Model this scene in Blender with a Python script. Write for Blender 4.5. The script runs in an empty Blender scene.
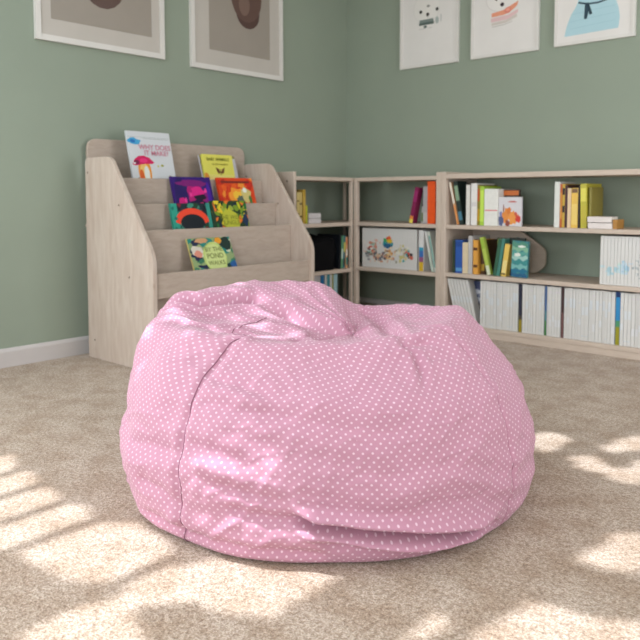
import bpy, bmesh, math, random
import numpy as np
from mathutils import Vector, Matrix, noise

C = bpy.context.scene.collection
SC = bpy.context.scene
PI = math.pi
def R(d): return math.radians(d)

# ------------------------------------------------------------------ camera
cd = bpy.data.cameras.new('camera'); cam = bpy.data.objects.new('camera', cd); C.objects.link(cam)
cd.sensor_width = 36.0; cd.lens = 36.0 * 732.21 / 640.0
cd.shift_y = -(320.0 - 253.3) / 640.0
cd.clip_start = 0.05
fw = Vector((-0.67219514, 0.73636231, -0.07696904)); rt = Vector((0.73866984, 0.67406356, -0.00227718)); up = Vector((-0.05020519, 0.05838542, 0.99703088))
cam.matrix_world = Matrix(((rt.x, up.x, -fw.x, 3.65866), (rt.y, up.y, -fw.y, -4.31117), (rt.z, up.z, -fw.z, 0.86), (0, 0, 0, 1)))
cd.dof.use_dof = True; cd.dof.focus_distance = 1.95; cd.dof.aperture_fstop = 5.6
SC.camera = cam

# ------------------------------------------------------------------ sky, sun, added fill lamps, exposure
SUN_EL = 59.0; SUN_D = (0.80, 0.60)                 # the sun shines towards +x +y
w = bpy.data.worlds.new('sky'); SC.world = w; w.use_nodes = True
bg = w.node_tree.nodes['Background']; bg.inputs[0].default_value = (0.72, 0.86, 1.0, 1); bg.inputs[1].default_value = 1.0
sd = bpy.data.lights.new('sun', 'SUN'); sun = bpy.data.objects.new('sun', sd); C.objects.link(sun)
sd.energy = 7.2; sd.angle = R(0.7); sd.color = (0.87, 0.93, 1.0)
sun.rotation_euler = Vector((-SUN_D[0] * math.cos(R(SUN_EL)), -SUN_D[1] * math.cos(R(SUN_EL)), math.sin(R(SUN_EL)))).to_track_quat('Z', 'Y').to_euler()
def area(name, loc, aim, sx, sy, watts, col):
    l = bpy.data.lights.new(name, 'AREA'); l.shape = 'RECTANGLE'; l.size = sx; l.size_y = sy; l.energy = watts; l.color = col
    o = bpy.data.objects.new(name, l); C.objects.link(o); o.location = loc
    o.rotation_euler = (-Vector(aim)).to_track_quat('Z', 'Y').to_euler(); return o
area('rear_fill', (1.75, -6.28, 1.55), (0, 1, -0.12), 2.5, 1.5, 34, (0.93, 0.97, 1.0))     # added fill lamp behind the camera, set at an invented window
area('right_fill', (4.88, -1.35, 1.25), (-1, 0, -0.05), 1.5, 1.9, 48, (0.98, 0.98, 1.0))      # added fill from the right, brightens the right wall
area('left_fill', (0.02, -4.75, 1.25), (1, 0.1, -0.1), 1.5, 1.1, 66, (0.95, 0.98, 1.0))         # added soft fill from the left for the beanbag's left side
area('rear_right_fill', (4.1, -6.28, 1.2), (-0.1, 1, 0), 1.1, 2.0, 76, (0.95, 0.98, 1.0))           # added second rear fill for the right wall and shelf fronts
area('overhead_fill', (1.4, -4.2, 2.64), (0, 0, -1), 2.2, 2.2, 52, (0.88, 0.95, 1.0))         # added overhead fill, brightens the beanbag top and the near carpet
SC.view_settings.view_transform = 'Standard'; SC.view_settings.look = 'None'
SC.view_settings.gamma = 1.0; SC.view_settings.use_curve_mapping = False; SC.view_settings.exposure = -0.08

# ------------------------------------------------------------------ materials
def lin(c): return tuple(((v / 255.0) / 12.92 if v / 255.0 <= 0.04045 else ((v / 255.0 + 0.055) / 1.055) ** 2.4) for v in c)
MC = {}
def mat(name, col, rough=0.6, nscale=0, namt=0.0, bump=0, bscale=50, spec=0.35, stretch=None, col2=None, sheen=0):
    """plain surface of sRGB colour col with an optional mottling and bump"""
    if name in MC: return MC[name]
    m = bpy.data.materials.new(name); m.use_nodes = True; nt = m.node_tree; b = nt.nodes['Principled BSDF']
    l = lin(col); b.inputs['Base Color'].default_value = (*l, 1); b.inputs['Roughness'].default_value = rough
    b.inputs['Specular IOR Level'].default_value = spec
    if sheen: b.inputs['Sheen Weight'].default_value = sheen; b.inputs['Sheen Roughness'].default_value = 0.5
    tc = nt.nodes.new('ShaderNodeTexCoord'); mp = nt.nodes.new('ShaderNodeMapping'); nt.links.new(tc.outputs['Object'], mp.inputs[0])
    if stretch: mp.inputs['Scale'].default_value = stretch
    n = nt.nodes.new('ShaderNodeTexNoise'); n.inputs['Scale'].default_value = nscale or 6; n.inputs['Detail'].default_value = 4
    nt.links.new(mp.outputs[0], n.inputs['Vector'])
    mx = nt.nodes.new('ShaderNodeMix'); mx.data_type = 'RGBA'
    c2 = lin(col2) if col2 else tuple(v * (1 - max(namt, 0.04)) for v in l)
    mx.inputs[6].default_value = (*l, 1); mx.inputs[7].default_value = (*c2, 1)
    rp = nt.nodes.new('ShaderNodeValToRGB'); rp.color_ramp.elements[0].position = 0.35; rp.color_ramp.elements[1].position = 0.7
    nt.links.new(n.outputs['Fac'], rp.inputs[0]); nt.links.new(rp.outputs[0], mx.inputs[0]); nt.links.new(mx.outputs[2], b.inputs['Base Color'])
    if bump:
        n2 = nt.nodes.new('ShaderNodeTexNoise'); n2.inputs['Scale'].default_value = bscale; nt.links.new(mp.outputs[0], n2.inputs['Vector'])
        bp = nt.nodes.new('ShaderNodeBump'); bp.inputs['Strength'].default_value = bump; bp.inputs['Distance'].default_value = 0.002
        nt.links.new(n2.outputs['Fac'], bp.inputs['Height']); nt.links.new(bp.outputs[0], b.inputs['Normal'])
    MC[name] = m; return m

def wood(name, c1, c2, stretch, knots=False, rough=0.62):
    if name in MC: return MC[name]
    m = bpy.data.materials.new(name); m.use_nodes = True; nt = m.node_tree; b = nt.nodes['Principled BSDF']; b.inputs['Roughness'].default_value = rough
    b.inputs['Specular IOR Level'].default_value = 0.3
    tc = nt.nodes.new('ShaderNodeTexCoord'); mp = nt.nodes.new('ShaderNodeMapping'); mp.inputs['Scale'].default_value = stretch
    nt.links.new(tc.outputs['Object'], mp.inputs[0])
    n = nt.nodes.new('ShaderNodeTexNoise'); n.inputs['Scale'].default_value = 9; n.inputs['Detail'].default_value = 6; n.inputs['Distortion'].default_value = 0.6
    nt.links.new(mp.outputs[0], n.inputs['Vector'])
    rp = nt.nodes.new('ShaderNodeValToRGB'); e = rp.color_ramp.elements
    e[0].position = 0.3; e[0].color = (*lin(c1), 1); e[1].position = 0.72; e[1].color = (*lin(c2), 1)
    nt.links.new(n.outputs['Fac'], rp.inputs[0]); out = rp.outputs[0]
    if knots:
        mp2 = nt.nodes.new('ShaderNodeMapping'); mp2.inputs['Scale'].default_value = (1, 1, 0.65); nt.links.new(tc.outputs['Object'], mp2.inputs[0])
        v = nt.nodes.new('ShaderNodeTexVoronoi'); v.inputs['Scale'].default_value = 5.5; nt.links.new(mp2.outputs[0], v.inputs['Vector'])
        r2 = nt.nodes.new('ShaderNodeValToRGB'); r2.color_ramp.elements[0].position = 0.02; r2.color_ramp.elements[0].color = (1, 1, 1, 1); r2.color_ramp.elements[1].position = 0.09; r2.color_ramp.elements[1].color = (0, 0, 0, 1)
        nt.links.new(v.outputs['Distance'], r2.inputs[0])
        mx = nt.nodes.new('ShaderNodeMix'); mx.data_type = 'RGBA'; mx.inputs[7].default_value = (*lin((140, 112, 90)), 1)
        ml = nt.nodes.new('ShaderNodeMath'); ml.operation = 'MULTIPLY'; ml.inputs[1].default_value = 0.7
        nt.links.new(r2.outputs[0], ml.inputs[0]); nt.links.new(ml.outputs[0], mx.inputs[0]); nt.links.new(out, mx.inputs[6]); out = mx.outputs[2]
    nt.links.new(out, b.inputs['Base Color'])
    bp = nt.nodes.new('ShaderNodeBump'); bp.inputs['Strength'].default_value = 0.12; bp.inputs['Distance'].default_value = 0.002
    nt.links.new(n.outputs['Fac'], bp.inputs['Height']); nt.links.new(bp.outputs[0], b.inputs['Normal'])
    MC[name] = m; return m

WALL = mat('sage_wall_paint', (146, 156, 141), 0.85, 2.5, 0.03, 0.25, 160, 0.2)
WHITE_TRIM = mat('white_trim_paint', (196, 190, 188), 0.5)
CEIL = mat('white_ceiling_paint', (235, 233, 228), 0.9)
SHELFW = wood('birch_shelf', (204, 188, 174), (194, 176, 161), (1.5, 12, 12))
SHELFV = wood('birch_upright', (204, 188, 174), (194, 176, 161), (12, 12, 1.5))
DISPW = wood('ply_display', (186, 170, 157), (174, 157, 144), (14, 1.5, 6))
PINE = wood('pine_panel', (201, 186, 174), (184, 164, 150), (4, 4, .6), knots=True)
FRAMEW = mat('white_picture_frame', (218, 214, 209), 0.35)
MATB = mat('picture_mount', (192, 185, 177), 0.8)
PAPERW = mat('white_print_paper', (224, 220, 216), 0.6)
PAGES = mat('book_pages', (226, 218, 204), 0.85, 300, 0.06)
MAGW = mat('white_magazine_cover', (213, 211, 208), 0.42, 30, 0.03)
MAGP = mat('white_magazine_pages', (214, 214, 210), 0.8, 200, 0.08)
SCREW = mat('dark_screw', (105, 90, 78), 0.4)

# ------------------------------------------------------------------ mesh helpers
def tag(o, label=None, cat=None, group=None, kind=None):
    if label: o['label'] = label
    if cat: o['category'] = cat
    if group: o['group'] = group
    if kind: o['kind'] = kind
    return o
def empty(name, loc, rz=0.0):
    o = bpy.data.objects.new(name, None); C.objects.link(o); o.location = loc; o.rotation_euler = (0, 0, rz); o.empty_display_size = 0.05; return o
def link(name, bm, mats, parent=None, smooth=False, loc=None):
    me = bpy.data.meshes.new(name); bm.normal_update(); bm.to_mesh(me); bm.free()
    for m in (mats if isinstance(mats, (list, tuple)) else [mats]): me.materials.append(m)
    if smooth:
        for p in me.polygons: p.use_smooth = True
    o = bpy.data.objects.new(name, me); C.objects.link(o); o.parent = parent
    if loc: o.location = loc
    return o
def box(bm, x0, x1, y0, y1, z0, z1, bev=0.0, mi=0, seg=2):
    g = bmesh.ops.create_cube(bm, size=1.0)
    for v in g['verts']: v.co = Vector((x0 + (v.co.x + .5) * (x1 - x0), y0 + (v.co.y + .5) * (y1 - y0), z0 + (v.co.z + .5) * (z1 - z0)))
    fs = list({f for v in g['verts'] for f in v.link_faces})
    for f in fs: f.material_index = mi
    if bev:
        es = list({e for v in g['verts'] for e in v.link_edges})
        r = bmesh.ops.bevel(bm, geom=es, offset=bev, segments=seg, affect='EDGES', profile=0.5)
        for f in r['faces']: f.material_index = mi
def prism(bm, pts, axis, a0, a1, mi=0, bev=0.0):
    """extrude the polygon pts along an axis; pts are the two other coordinates in order"""
    def p3(p, a): return {'x': (a, p[0], p[1]), 'y': (p[0], a, p[1]), 'z': (p[0], p[1], a)}[axis]
    v0 = [bm.verts.new(p3(p, a0)) for p in pts]; v1 = [bm.verts.new(p3(p, a1)) for p in pts]; n = len(pts)
    fs = [bm.faces.new(v0), bm.faces.new(v1[::-1])] + [bm.faces.new((v0[i], v1[i], v1[(i + 1) % n], v0[(i + 1) % n])) for i in range(n)]
    for f in fs: f.material_index = mi
    bmesh.ops.recalc_face_normals(bm, faces=fs)
    if bev:
        es = list({e for f in fs[:2] for e in f.edges})
        bmesh.ops.bevel(bm, geom=es, offset=bev, segments=2, affect='EDGES', profile=0.5)
def tube(bm, pts, r, n=6, mi=0):
    rings = []
    for i, p in enumerate(pts):
        a = Vector(pts[max(i - 1, 0)]); b = Vector(pts[min(i + 1, len(pts) - 1)]); t = (b - a).normalized()
        q = t.to_track_quat('Z', 'Y')
        rings.append([bm.verts.new(Vector(p) + q @ Vector((r * math.cos(2 * PI * k / n), r * math.sin(2 * PI * k / n), 0))) for k in range(n)])
    for A, B in zip(rings, rings[1:]):
        for k in range(n): bm.faces.new((A[k], A[(k + 1) % n], B[(k + 1) % n], B[k])).material_index = mi
    bm.faces.new(rings[0][::-1]); bm.faces.new(rings[-1])
def rounded(pts, rad, n=5):
    out = []; N = len(pts)
    for i, p in enumerate(pts):
        r = rad[i] if isinstance(rad, (list, tuple)) else rad
        if r <= 0: out.append(tuple(p)); continue
        p = Vector(p); a = (Vector(pts[i - 1]) - p); b = (Vector(pts[(i + 1) % N]) - p)
        A = p + a.normalized() * r; B = p + b.normalized() * r
        for k in range(n + 1):
            t = k / n; out.append(tuple(A * (1 - t) ** 2 + p * 2 * t * (1 - t) + B * t * t))
    return out
def copy_tree(o, parent=None):
    c = o.copy(); C.objects.link(c); c.parent = parent
    for ch in list(o.children): copy_tree(ch, c)
    return c
def blob_poly(cx, cy, rx, ry, n=16, wob=0.0, rnd=None, rot=0.0):
    out = []
    for k in range(n):
        a = 2 * PI * k / n; q = 1 + (rnd.uniform(-wob, wob) if rnd else 0)
        x = rx * q * math.cos(a); y = ry * q * math.sin(a)
        out.append((cx + x * math.cos(rot) - y * math.sin(rot), cy + x * math.sin(rot) + y * math.cos(rot)))
    return out
def clipped(poly, x0, x1, z0, z1): return [(min(max(p[0], x0), x1), min(max(p[1], z0), z1)) for p in poly]
class Picture:
    """flat printed shapes lying on a face that looks towards -y, one mesh with one slot per ink"""
    def __init__(s, w, h, y): s.bm = bmesh.new(); s.w, s.h, s.y = w, h, y; s.mats = []; s.k = 0
    def add(s, poly, col):
        m = mat('ink_%02x%02x%02x' % tuple(col), col, 0.45)
        if m not in s.mats: s.mats.append(m)
        s.k += 1; y = s.y - 0.0002 - s.k * 0.00002
        pl = clipped([(p[0] * s.w, p[1] * s.h) for p in poly], 0, s.w, 0, s.h)
        vs = [s.bm.verts.new((p[0], y, p[1])) for p in pl]
        try:
            f = s.bm.faces.new(vs); f.material_index = s.mats.index(m); f.normal_update()
            if f.normal.y > 0: f.normal_flip()
        except ValueError: pass
    def ell(s, cx, cy, rx, ry, col, wob=0.0, rnd=None, rot=0.0): s.add(blob_poly(cx, cy, rx, ry, 18, wob, rnd, rot), col)
    def rect(s, x0, x1, z0, z1, col): s.add([(x0, z0), (x1, z0), (x1, z1), (x0, z1)], col)
    def done(s, name, parent): return link(name, s.bm, s.mats, parent)
def lettering(text, size, loc, m, parent, name='title', sx=1.0):
    c = bpy.data.curves.new(name, 'FONT'); c.body = text; c.size = size; c.align_x = 'CENTER'; c.space_line = 0.85; c.offset = size * 0.01
    c.materials.append(m); o = bpy.data.objects.new(name, c); C.objects.link(o); o.parent = parent
    bpy.context.view_layer.update(); me = bpy.data.meshes.new_from_object(o.evaluated_get(bpy.context.evaluated_depsgraph_get())); bpy.data.objects.remove(o)
    o = bpy.data.objects.new(name, me); C.objects.link(o); o.parent = parent
    o.location = loc; o.rotation_euler = (PI / 2, 0, 0); o.scale = (sx, 1, 1); return o

# ------------------------------------------------------------------ the room
HC = 2.5; XR = 4.9; YB = -6.3
def carpet_mat():
    m = bpy.data.materials.new('beige_carpet'); m.use_nodes = True; nt = m.node_tree; b = nt.nodes['Principled BSDF']; b.inputs['Roughness'].default_value = 0.95
    b.inputs['Specular IOR Level'].default_value = 0.1; b.inputs['Sheen Weight'].default_value = 0.2
    tc = nt.nodes.new('ShaderNodeTexCoord')
    def ns(s, d=3, rgh=0.6):
        n = nt.nodes.new('ShaderNodeTexNoise'); n.inputs['Scale'].default_value = s; n.inputs['Detail'].default_value = d; n.inputs['Roughness'].default_value = rgh
        nt.links.new(tc.outputs['Object'], n.inputs['Vector']); return n
    def ramp(src, c0, c1, p0, p1):
        r = nt.nodes.new('ShaderNodeValToRGB'); e = r.color_ramp.elements; e[0].position = p0; e[1].position = p1; e[0].color = (*lin(c0), 1); e[1].color = (*lin(c1), 1)
        nt.links.new(src, r.inputs[0]); return r.outputs[0]
    fine = ns(210, 2, 0.7); tuft = ns(85, 3); big = ns(9, 4, 0.6)
    a = ramp(fine.outputs['Fac'], (162, 140, 121), (218, 202, 187), 0.36, 0.62)
    t = ramp(tuft.outputs['Fac'], (205, 195, 186), (255, 255, 255), 0.35, 0.6)
    g = ramp(big.outputs['Fac'], (228, 219, 209), (255, 255, 255), 0.36, 0.62)
    def mul(x, y):
        k = nt.nodes.new('ShaderNodeMix'); k.data_type = 'RGBA'; k.blend_type = 'MULTIPLY'; k.inputs[0].default_value = 1.0
        nt.links.new(x, k.inputs[6]); nt.links.new(y, k.inputs[7]); return k.outputs[2]
    nt.links.new(mul(mul(a, t), g), b.inputs['Base Color'])
    ad = nt.nodes.new('ShaderNodeMath'); ad.operation = 'ADD'; nt.links.new(fine.outputs['Fac'], ad.inputs[0]); nt.links.new(tuft.outputs['Fac'], ad.inputs[1])
    ad2 = nt.nodes.new('ShaderNodeMath'); ad2.operation = 'MULTIPLY_ADD'; nt.links.new(big.outputs['Fac'], ad2.inputs[0]); ad2.inputs[1].default_value = 2.0; nt.links.new(ad.outputs[0], ad2.inputs[2])
    bp = nt.nodes.new('ShaderNodeBump'); bp.inputs['Strength'].default_value = 0.75; bp.inputs['Distance'].default_value = 0.006
    nt.links.new(ad2.outputs[0], bp.inputs['Height']); nt.links.new(bp.outputs[0], b.inputs['Normal'])
    return m
def struct(name, bm, m, **k): return tag(link(name, bm, m, **k), kind='structure')
bm = bmesh.new(); box(bm, -0.2, XR + 0.2, YB - 0.2, 0.2, -0.1, 0.0); struct('floor', bm, carpet_mat())
bm = bmesh.new()
for a in ((YB, -5.55, 0, HC + .1), (-3.95, .12, 0, HC + .1), (-5.55, -3.95, 0, .7), (-5.55, -3.95, 1.8, HC + .1)): box(bm, -0.12, 0.0, a[0], a[1], a[2], a[3])
struct('wall_left', bm, WALL)  # the gap left in it is an invented window, out of view
bm = bmesh.new(); box(bm, 0.0, XR, 0.0, 0.12, 0, HC + 0.1); struct('wall_right', bm, WALL)
# back wall with an invented window opening x 0.5..3.0, z 0.8..2.3; far wall with an invented door opening
bm = bmesh.new()
for a in ((0, .5, 0, HC), (3.0, 3.5, 0, HC), (4.7, XR, 0, HC), (3.5, 4.7, 2.25, HC), (3.5, 4.7, 0, .15), (.5, 3.0, 0, .8), (.5, 3.0, 2.3, HC)): box(bm, a[0], a[1], YB - .12, YB, a[2], a[3])
struct('wall_back', bm, WALL)
bm = bmesh.new()
for a in ((YB, -2.15, 0, HC), (-.55, 0, 0, HC), (-2.15, -.55, 2.25, HC), (-2.15, -.55, 0, .25)): box(bm, XR, XR + .12, a[0], a[1], a[2], a[3])
struct('wall_front', bm, WALL)
# ceiling with an invented opening that lets in the sun patches
k = math.cos(R(SUN_EL)) / math.sin(R(SUN_EL)); OX = SUN_D[0] * k * HC; OY = SUN_D[1] * k * HC
SX0, SX1, SY0, SY1 = 0.01, 2.45, -6.0, -2.4
bm = bmesh.new()
for a in ((-.12, SX0, YB, .12), (SX1, XR + .12, YB, .12), (SX0, SX1, YB - .12, SY0), (SX0, SX1, SY1, .12)): box(bm, a[0], a[1], a[2], a[3], HC, HC + .12)
struct('ceiling', bm, CEIL)
def skirting(name, pts):
    bm = bmesh.new(); prism(bm, pts[0], pts[1], pts[2], pts[3]); struct(name, bm, WHITE_TRIM)
prof = [(0, 0), (0.016, 0), (0.016, 0.078), (0.012, 0.088), (0.006, 0.0955), (0, 0.0955)]
bm = bmesh.new(); prism(bm, prof, 'y', YB, -0.0, 0); struct('baseboard_left', bm, WHITE_TRIM)
bm = bmesh.new(); prism(bm, [(-a, b) for a, b in prof], 'x', 0.016, XR, 0); struct('baseboard_right', bm, WHITE_TRIM)

# ------------------------------------------------------------------ added unseen leaves, laid out to cut the sun into patches
BAGLIT = [(-.34, -.22), (-.05, -.36), (.15, -.28), (.24, -.05), (.20, .22), (-.1, .34), (-.32, .15)]   # beanbag frame
LIT = [  # floor outlines of the sunny patches (metres)
    [(1.14, -3.70), (1.15, -3.25), (1.22, -3.235), (1.30, -3.24), (1.42, -3.285), (1.44, -3.275), (1.50, -3.262), (1.58, -3.29), (1.62, -3.30), (1.68, -3.285), (1.75, -3.325), (1.79, -3.31), (1.85, -3.285), (1.93, -3.33), (1.95, -3.50), (1.91, -3.60), (1.82, -3.70)],
    [(1.983, -3.525), (1.942, -3.421), (1.962, -3.324), (2.009, -3.258), (2.128, -3.252), (2.232, -3.266), (2.254, -3.307), (2.249, -3.387), (2.232, -3.480), (2.148, -3.526), (2.052, -3.535)],
    [(2.352, -3.740), (2.277, -3.689), (2.268, -3.617), (2.268, -3.561), (2.301, -3.521), (2.372, -3.513), (2.479, -3.519), (2.573, -3.539)],
    [(2.294, -3.463), (2.296, -3.392), (2.316, -3.289), (2.359, -3.225), (2.504, -3.119), (2.607, -3.051), (2.617, -3.085), (2.621, -3.144), (2.614, -3.248), (2.612, -3.319), (2.543, -3.353), (2.465, -3.383), (2.408, -3.445), (2.351, -3.476)],
    [(2.465, -1.912), (2.499, -1.822), (2.563, -1.794), (2.614, -1.851), (2.609, -1.979), (2.568, -2.043)],
    [(2.680, -2.005), (2.713, -1.938), (2.762, -1.944), (2.795, -2.011), (2.774, -2.088), (2.723, -2.088)],
    [(2.705, -1.866), (2.730, -1.733), (2.772, -1.636), (2.825, -1.588), (2.860, -1.699), (2.823, -1.786), (2.768, -1.889)],
    [(2.818, -2.104), (2.839, -1.995), (2.863, -1.902), (2.899, -1.821), (2.956, -2.001), (2.927, -2.090), (2.871, -2.131)],
    [(2.966, -2.676), (2.975, -2.580), (2.994, -2.469), (3.036, -2.409), (3.087, -2.378), (3.151, -2.584), (3.105, -2.613), (3.037, -2.674)],
    [(2.954, -3.214), (2.955, -3.110), (2.957, -3.017), (2.980, -2.917), (3.001, -2.882), (3.066, -2.880), (3.115, -2.873), (3.149, -2.898), (3.154, -2.972), (3.144, -3.041)],
    [(3.166, -3.021), (3.153, -2.930), (3.161, -2.861), (3.200, -2.773), (3.253, -2.942)],
    [(2.847, -3.208), (2.855, -3.100), (2.874, -3.053), (2.893, -3.121), (2.887, -3.214)],

]
def seg_dist(p, poly):
    P = np.array(poly); Q = np.roll(P, -1, 0); d = Q - P; t = np.clip(((p[:, None, :] - P) * d).sum(2) / (d * d).sum(1), 0, 1)
    c = P + d * t[..., None]; return np.sqrt(((p[:, None, :] - c) ** 2).sum(2)).min(1)
def inside(p, poly):
    P = np.array(poly); Q = np.roll(P, -1, 0); r = np.zeros(len(p), int)
    for a, b in zip(P, Q):
        c = ((a[1] > p[:, 1]) != (b[1] > p[:, 1])); xi = (b[0] - a[0]) * (p[:, 1] - a[1]) / (b[1] - a[1] + 1e-12) + a[0]; r += (c & (p[:, 0] < xi))
    return (r % 2) == 1
DAPPLE = 0.13
def shade_leaf_layer():
    rs = np.random.RandomState(4); N = 34000
    p = np.stack([rs.uniform(1.1, 3.75, N), rs.uniform(-4.75, -0.95, N)], 1)
    ok = np.ones(N, bool); rad = 0.045
    for poly in LIT: ok &= ~(inside(p, poly) | (seg_dist(p, poly) < rad * 0.62))
    # added leaves thinned here so dappled sun reaches the beanbag's upper left
    ca, sa = math.cos(.739874), math.sin(.739874); bp = [(2.23 + a * ca - b * sa, -2.70 + a * sa + b * ca) for a, b in BAGLIT]
    ok &= ~(inside(p, bp) & (rs.rand(N) > DAPPLE))
    p = p[ok]; z = rs.uniform(2.72, 3.1, len(p)); kk = k * z
    X = p[:, 0] - SUN_D[0] * kk; Y = p[:, 1] - SUN_D[1] * kk
    me = bpy.data.meshes.new('leaves'); vs = []; fs = []
    s = Vector((-SUN_D[0] * math.cos(R(SUN_EL)), -SUN_D[1] * math.cos(R(SUN_EL)), math.sin(R(SUN_EL))))
    rnd = random.Random(2)
    for x, y, zz in zip(X, Y, z):
        nrm = (s + Vector((rnd.uniform(-.5, .5), rnd.uniform(-.5, .5), rnd.uniform(-.3, .3)))).normalized(); q = nrm.to_track_quat('Z', 'Y') @ Matrix.Rotation(rnd.uniform(0, 6.28), 3, 'Z').to_quaternion()
        i = len(vs)
        for a, b in ((-1, 0), (-.5, .55), (.3, .5), (1, 0), (.3, -.5), (-.5, -.55)): vs.append(Vector((x, y, zz)) + q @ Vector((a * .05, b * .05, 0.01 * abs(a))))
        fs.append(tuple(range(i, i + 6)))
    me.from_pydata([tuple(v) for v in vs], [], fs); me.materials.append(mat('leaf_green', (70, 96, 48), 0.6))
    o = bpy.data.objects.new('added_shade_leaves', me); C.objects.link(o)
    tag(o, 'added unseen layer of green leaves shaping the sun patches', 'leaves', kind='stuff')
shade_leaf_layer()
# added unseen slats, laid along y to shade the gaps between the sunny stripes
slat = None
for xs in (1.432, 1.599, 1.766, 1.936, 2.262):
    x = xs - SUN_D[0] * k * (HC + .07)
    if slat is None:
        bm = bmesh.new(); box(bm, -.018, .018, -1.0, 0, 0, .02); slat = link('added_shade_slat', bm, SHELFV); s_ = slat
    else: s_ = copy_tree(slat)
    s_.location = (x, -3.27 - OY, HC + .06); tag(s_, 'added unseen slat casting a dark line between sunny stripes', 'slat', 'added slats shaping the sun patches')

# ------------------------------------------------------------------ pictures on the walls
def picture(name, loc, rz, w, h, fwid, mount, label, group, paint):
    """loc is the bottom-left corner on the wall; the picture looks towards its local -y"""
    t = empty(name, loc, rz); tag(t, label, 'picture', group)
    bm = bmesh.new(); d = .022
    pr = [(0, 0), (w, 0), (w, h), (0, h)]; q = [(fwid, fwid), (w - fwid, fwid), (w - fwid, h - fwid), (fwid, h - fwid)]
    for i in range(4):
        a, b, c_, e = pr[i], pr[(i + 1) % 4], q[(i + 1) % 4], q[i]
        prism(bm, [a, b, c_, e], 'y', -d, -0.001)
    bmesh.ops.remove_doubles(bm, verts=bm.verts, dist=1e-5)
    link('frame', bm, FRAMEW, t)
    bm = bmesh.new(); box(bm, fwid, w - fwid, -d + .008, -0.002, fwid, h - fwid); link('mount' if mount else 'print_paper', bm, MATB if mount else PAPERW, t)
    pc = Picture(w, 1.0 if mount else h, -d + .008); paint(pc, w, h); o = pc.done('printed_artwork', t)
    return t
def art_blob_a(p, w, h):
    m = .088
    p.rect(m / w, 1 - .085 / w, .115, h - .09, (156, 147, 137))
    p.ell(.50, .36, .17, .14, (96, 76, 70)); p.ell(.53, .45, .21, .11, (110, 88, 80)); p.ell(.62, .60, .14, .13, (188, 172, 156))
def art_blob_b(p, w, h):
    p.rect(.145 / w, 1 - .118 / w, .125, h - .10, (156, 147, 137))
    p.ell(.60, .40, .13, .10, (84, 62, 56)); p.ell(.585, .50, .17, .16, (98, 74, 66)); p.ell(.56, .45, .06, .07, (122, 98, 88)); p.ell(.56, .68, .12, .1, (186, 170, 156))
picture('framed_picture', (0.0, -2.472, 1.67), R(90), .794, .78, .030, True, 'large white framed print left of the other, over the bare wall, two rounded brown shapes', 'large framed prints on the left wall', art_blob_a)
picture('framed_picture', (0.0, -1.483, 1.655), R(90), .785, .78, .030, True, 'large white framed print above the front-facing book rack, one dark brown oval shape', 'large framed prints on the left wall', art_blob_b)
def art_bear(p, w, h):
    g = (90, 104, 100)
    p.ell(.46, .56, .23, .15, (214, 211, 206)); p.ell(.46, .56, .222, .143, (226, 222, 217))
    for q in (.36, .64): p.ell(q, .535, .026, .017, (48, 50, 50))
    p.ell(.48, .50, .028, .018, (60, 54, 52)); p.ell(.49, .58, .03, .012, (150, 148, 142))
    p.rect(.47, .485, .475, .50, (90, 86, 84)); p.ell(.44, .385, .03, .012, g)
    p.rect(.34, .58, .425, .455, (120, 132, 128)); p.rect(.33, .59, .402, .428, g); p.rect(.35, .58, .408, .413, (70, 82, 80)); p.ell(.64, .43, .03, .035, (170, 178, 174)); p.rect(.70, .715, .41, .48, (180, 182, 180))
    p.rect(.33, .45, .365, .372, (190, 188, 186)); p.rect(.48, .56, .365, .372, (190, 188, 186))
def art_scarf(p, w, h):
    add0, ell0 = p.add, p.ell
    class q_: pass
    q = q_(); q.ell = lambda cx, cy, *k: ell0(cx, cy - .05, *k); q.add = lambda pl, c_: add0([(u, v - .05) for u, v in pl], c_); p = q
    p.ell(.47, .56, .25, .12, (212, 206, 202)); p.ell(.47, .56, .24, .113, (228, 224, 220))
    p.ell(.465, .505, .03, .018, (60, 46, 52)); p.ell(.38, .56, .02, .014, (60, 50, 50)); p.ell(.57, .56, .02, .014, (60, 50, 50))
    o = (226, 150, 120)
    p.add([(.31, .405), (.50, .41), (.62, .44), (.69, .475), (.70, .51), (.62, .49), (.5, .455), (.31, .44)], o)
    p.ell(.55, .445, .05, .028, (218, 128, 110)); p.ell(.55, .45, .03, .014, (236, 160, 140))
    p.add([(.30, .36), (.55, .365), (.70, .41), (.70, .44), (.55, .405), (.30, .395)], (222, 188, 188))
    p.add([(.31, .33), (.52, .335), (.69, .375), (.68, .40), (.52, .36), (.31, .352)], (206, 196, 188))
    p.add([(.32, .315), (.5, .32), (.62, .34), (.62, .345), (.5, .325), (.32, .32)], (176, 170, 160))
def art_blue(p, w, h):
    body = [(.13, .075), (.80, .085), (.815, .18), (.79, .27), (.74, .34), (.70, .50), (.60, .62), (.42, .62), (.33, .50), (.29, .33), (.21, .25), (.155, .16)]
    p.add(rounded(body, [0, 0, .03, .04, .04, .05, .05, .05, .05, .05, .04, .04]), (172, 205, 214))
    for z in (.13, .19, .25): p.add([(.2, z), (.5, z + .012), (.76, z + .02), (.76, z + .024), (.5, z + .017), (.2, z + .004)], (156, 194, 205))
    p.add([(.30, .335), (.42, .312), (.55, .308), (.70, .328), (.70, .342), (.55, .322), (.42, .326), (.30, .35)], (34, 58, 72))
    p.add([(.385, .33), (.425, .33), (.43, .25), (.41, .195), (.375, .20)], (36, 62, 76)); p.add([(.40, .33), (.43, .33), (.48, .235), (.445, .225)], (30, 54, 68))
picture('framed_picture', (0.514, 0.0, 1.757), 0, .476, .70, .018, False, 'small white framed print nearest the corner, pale bear face with a tiny dark scarf', 'small framed prints on the right wall', art_bear)
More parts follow.
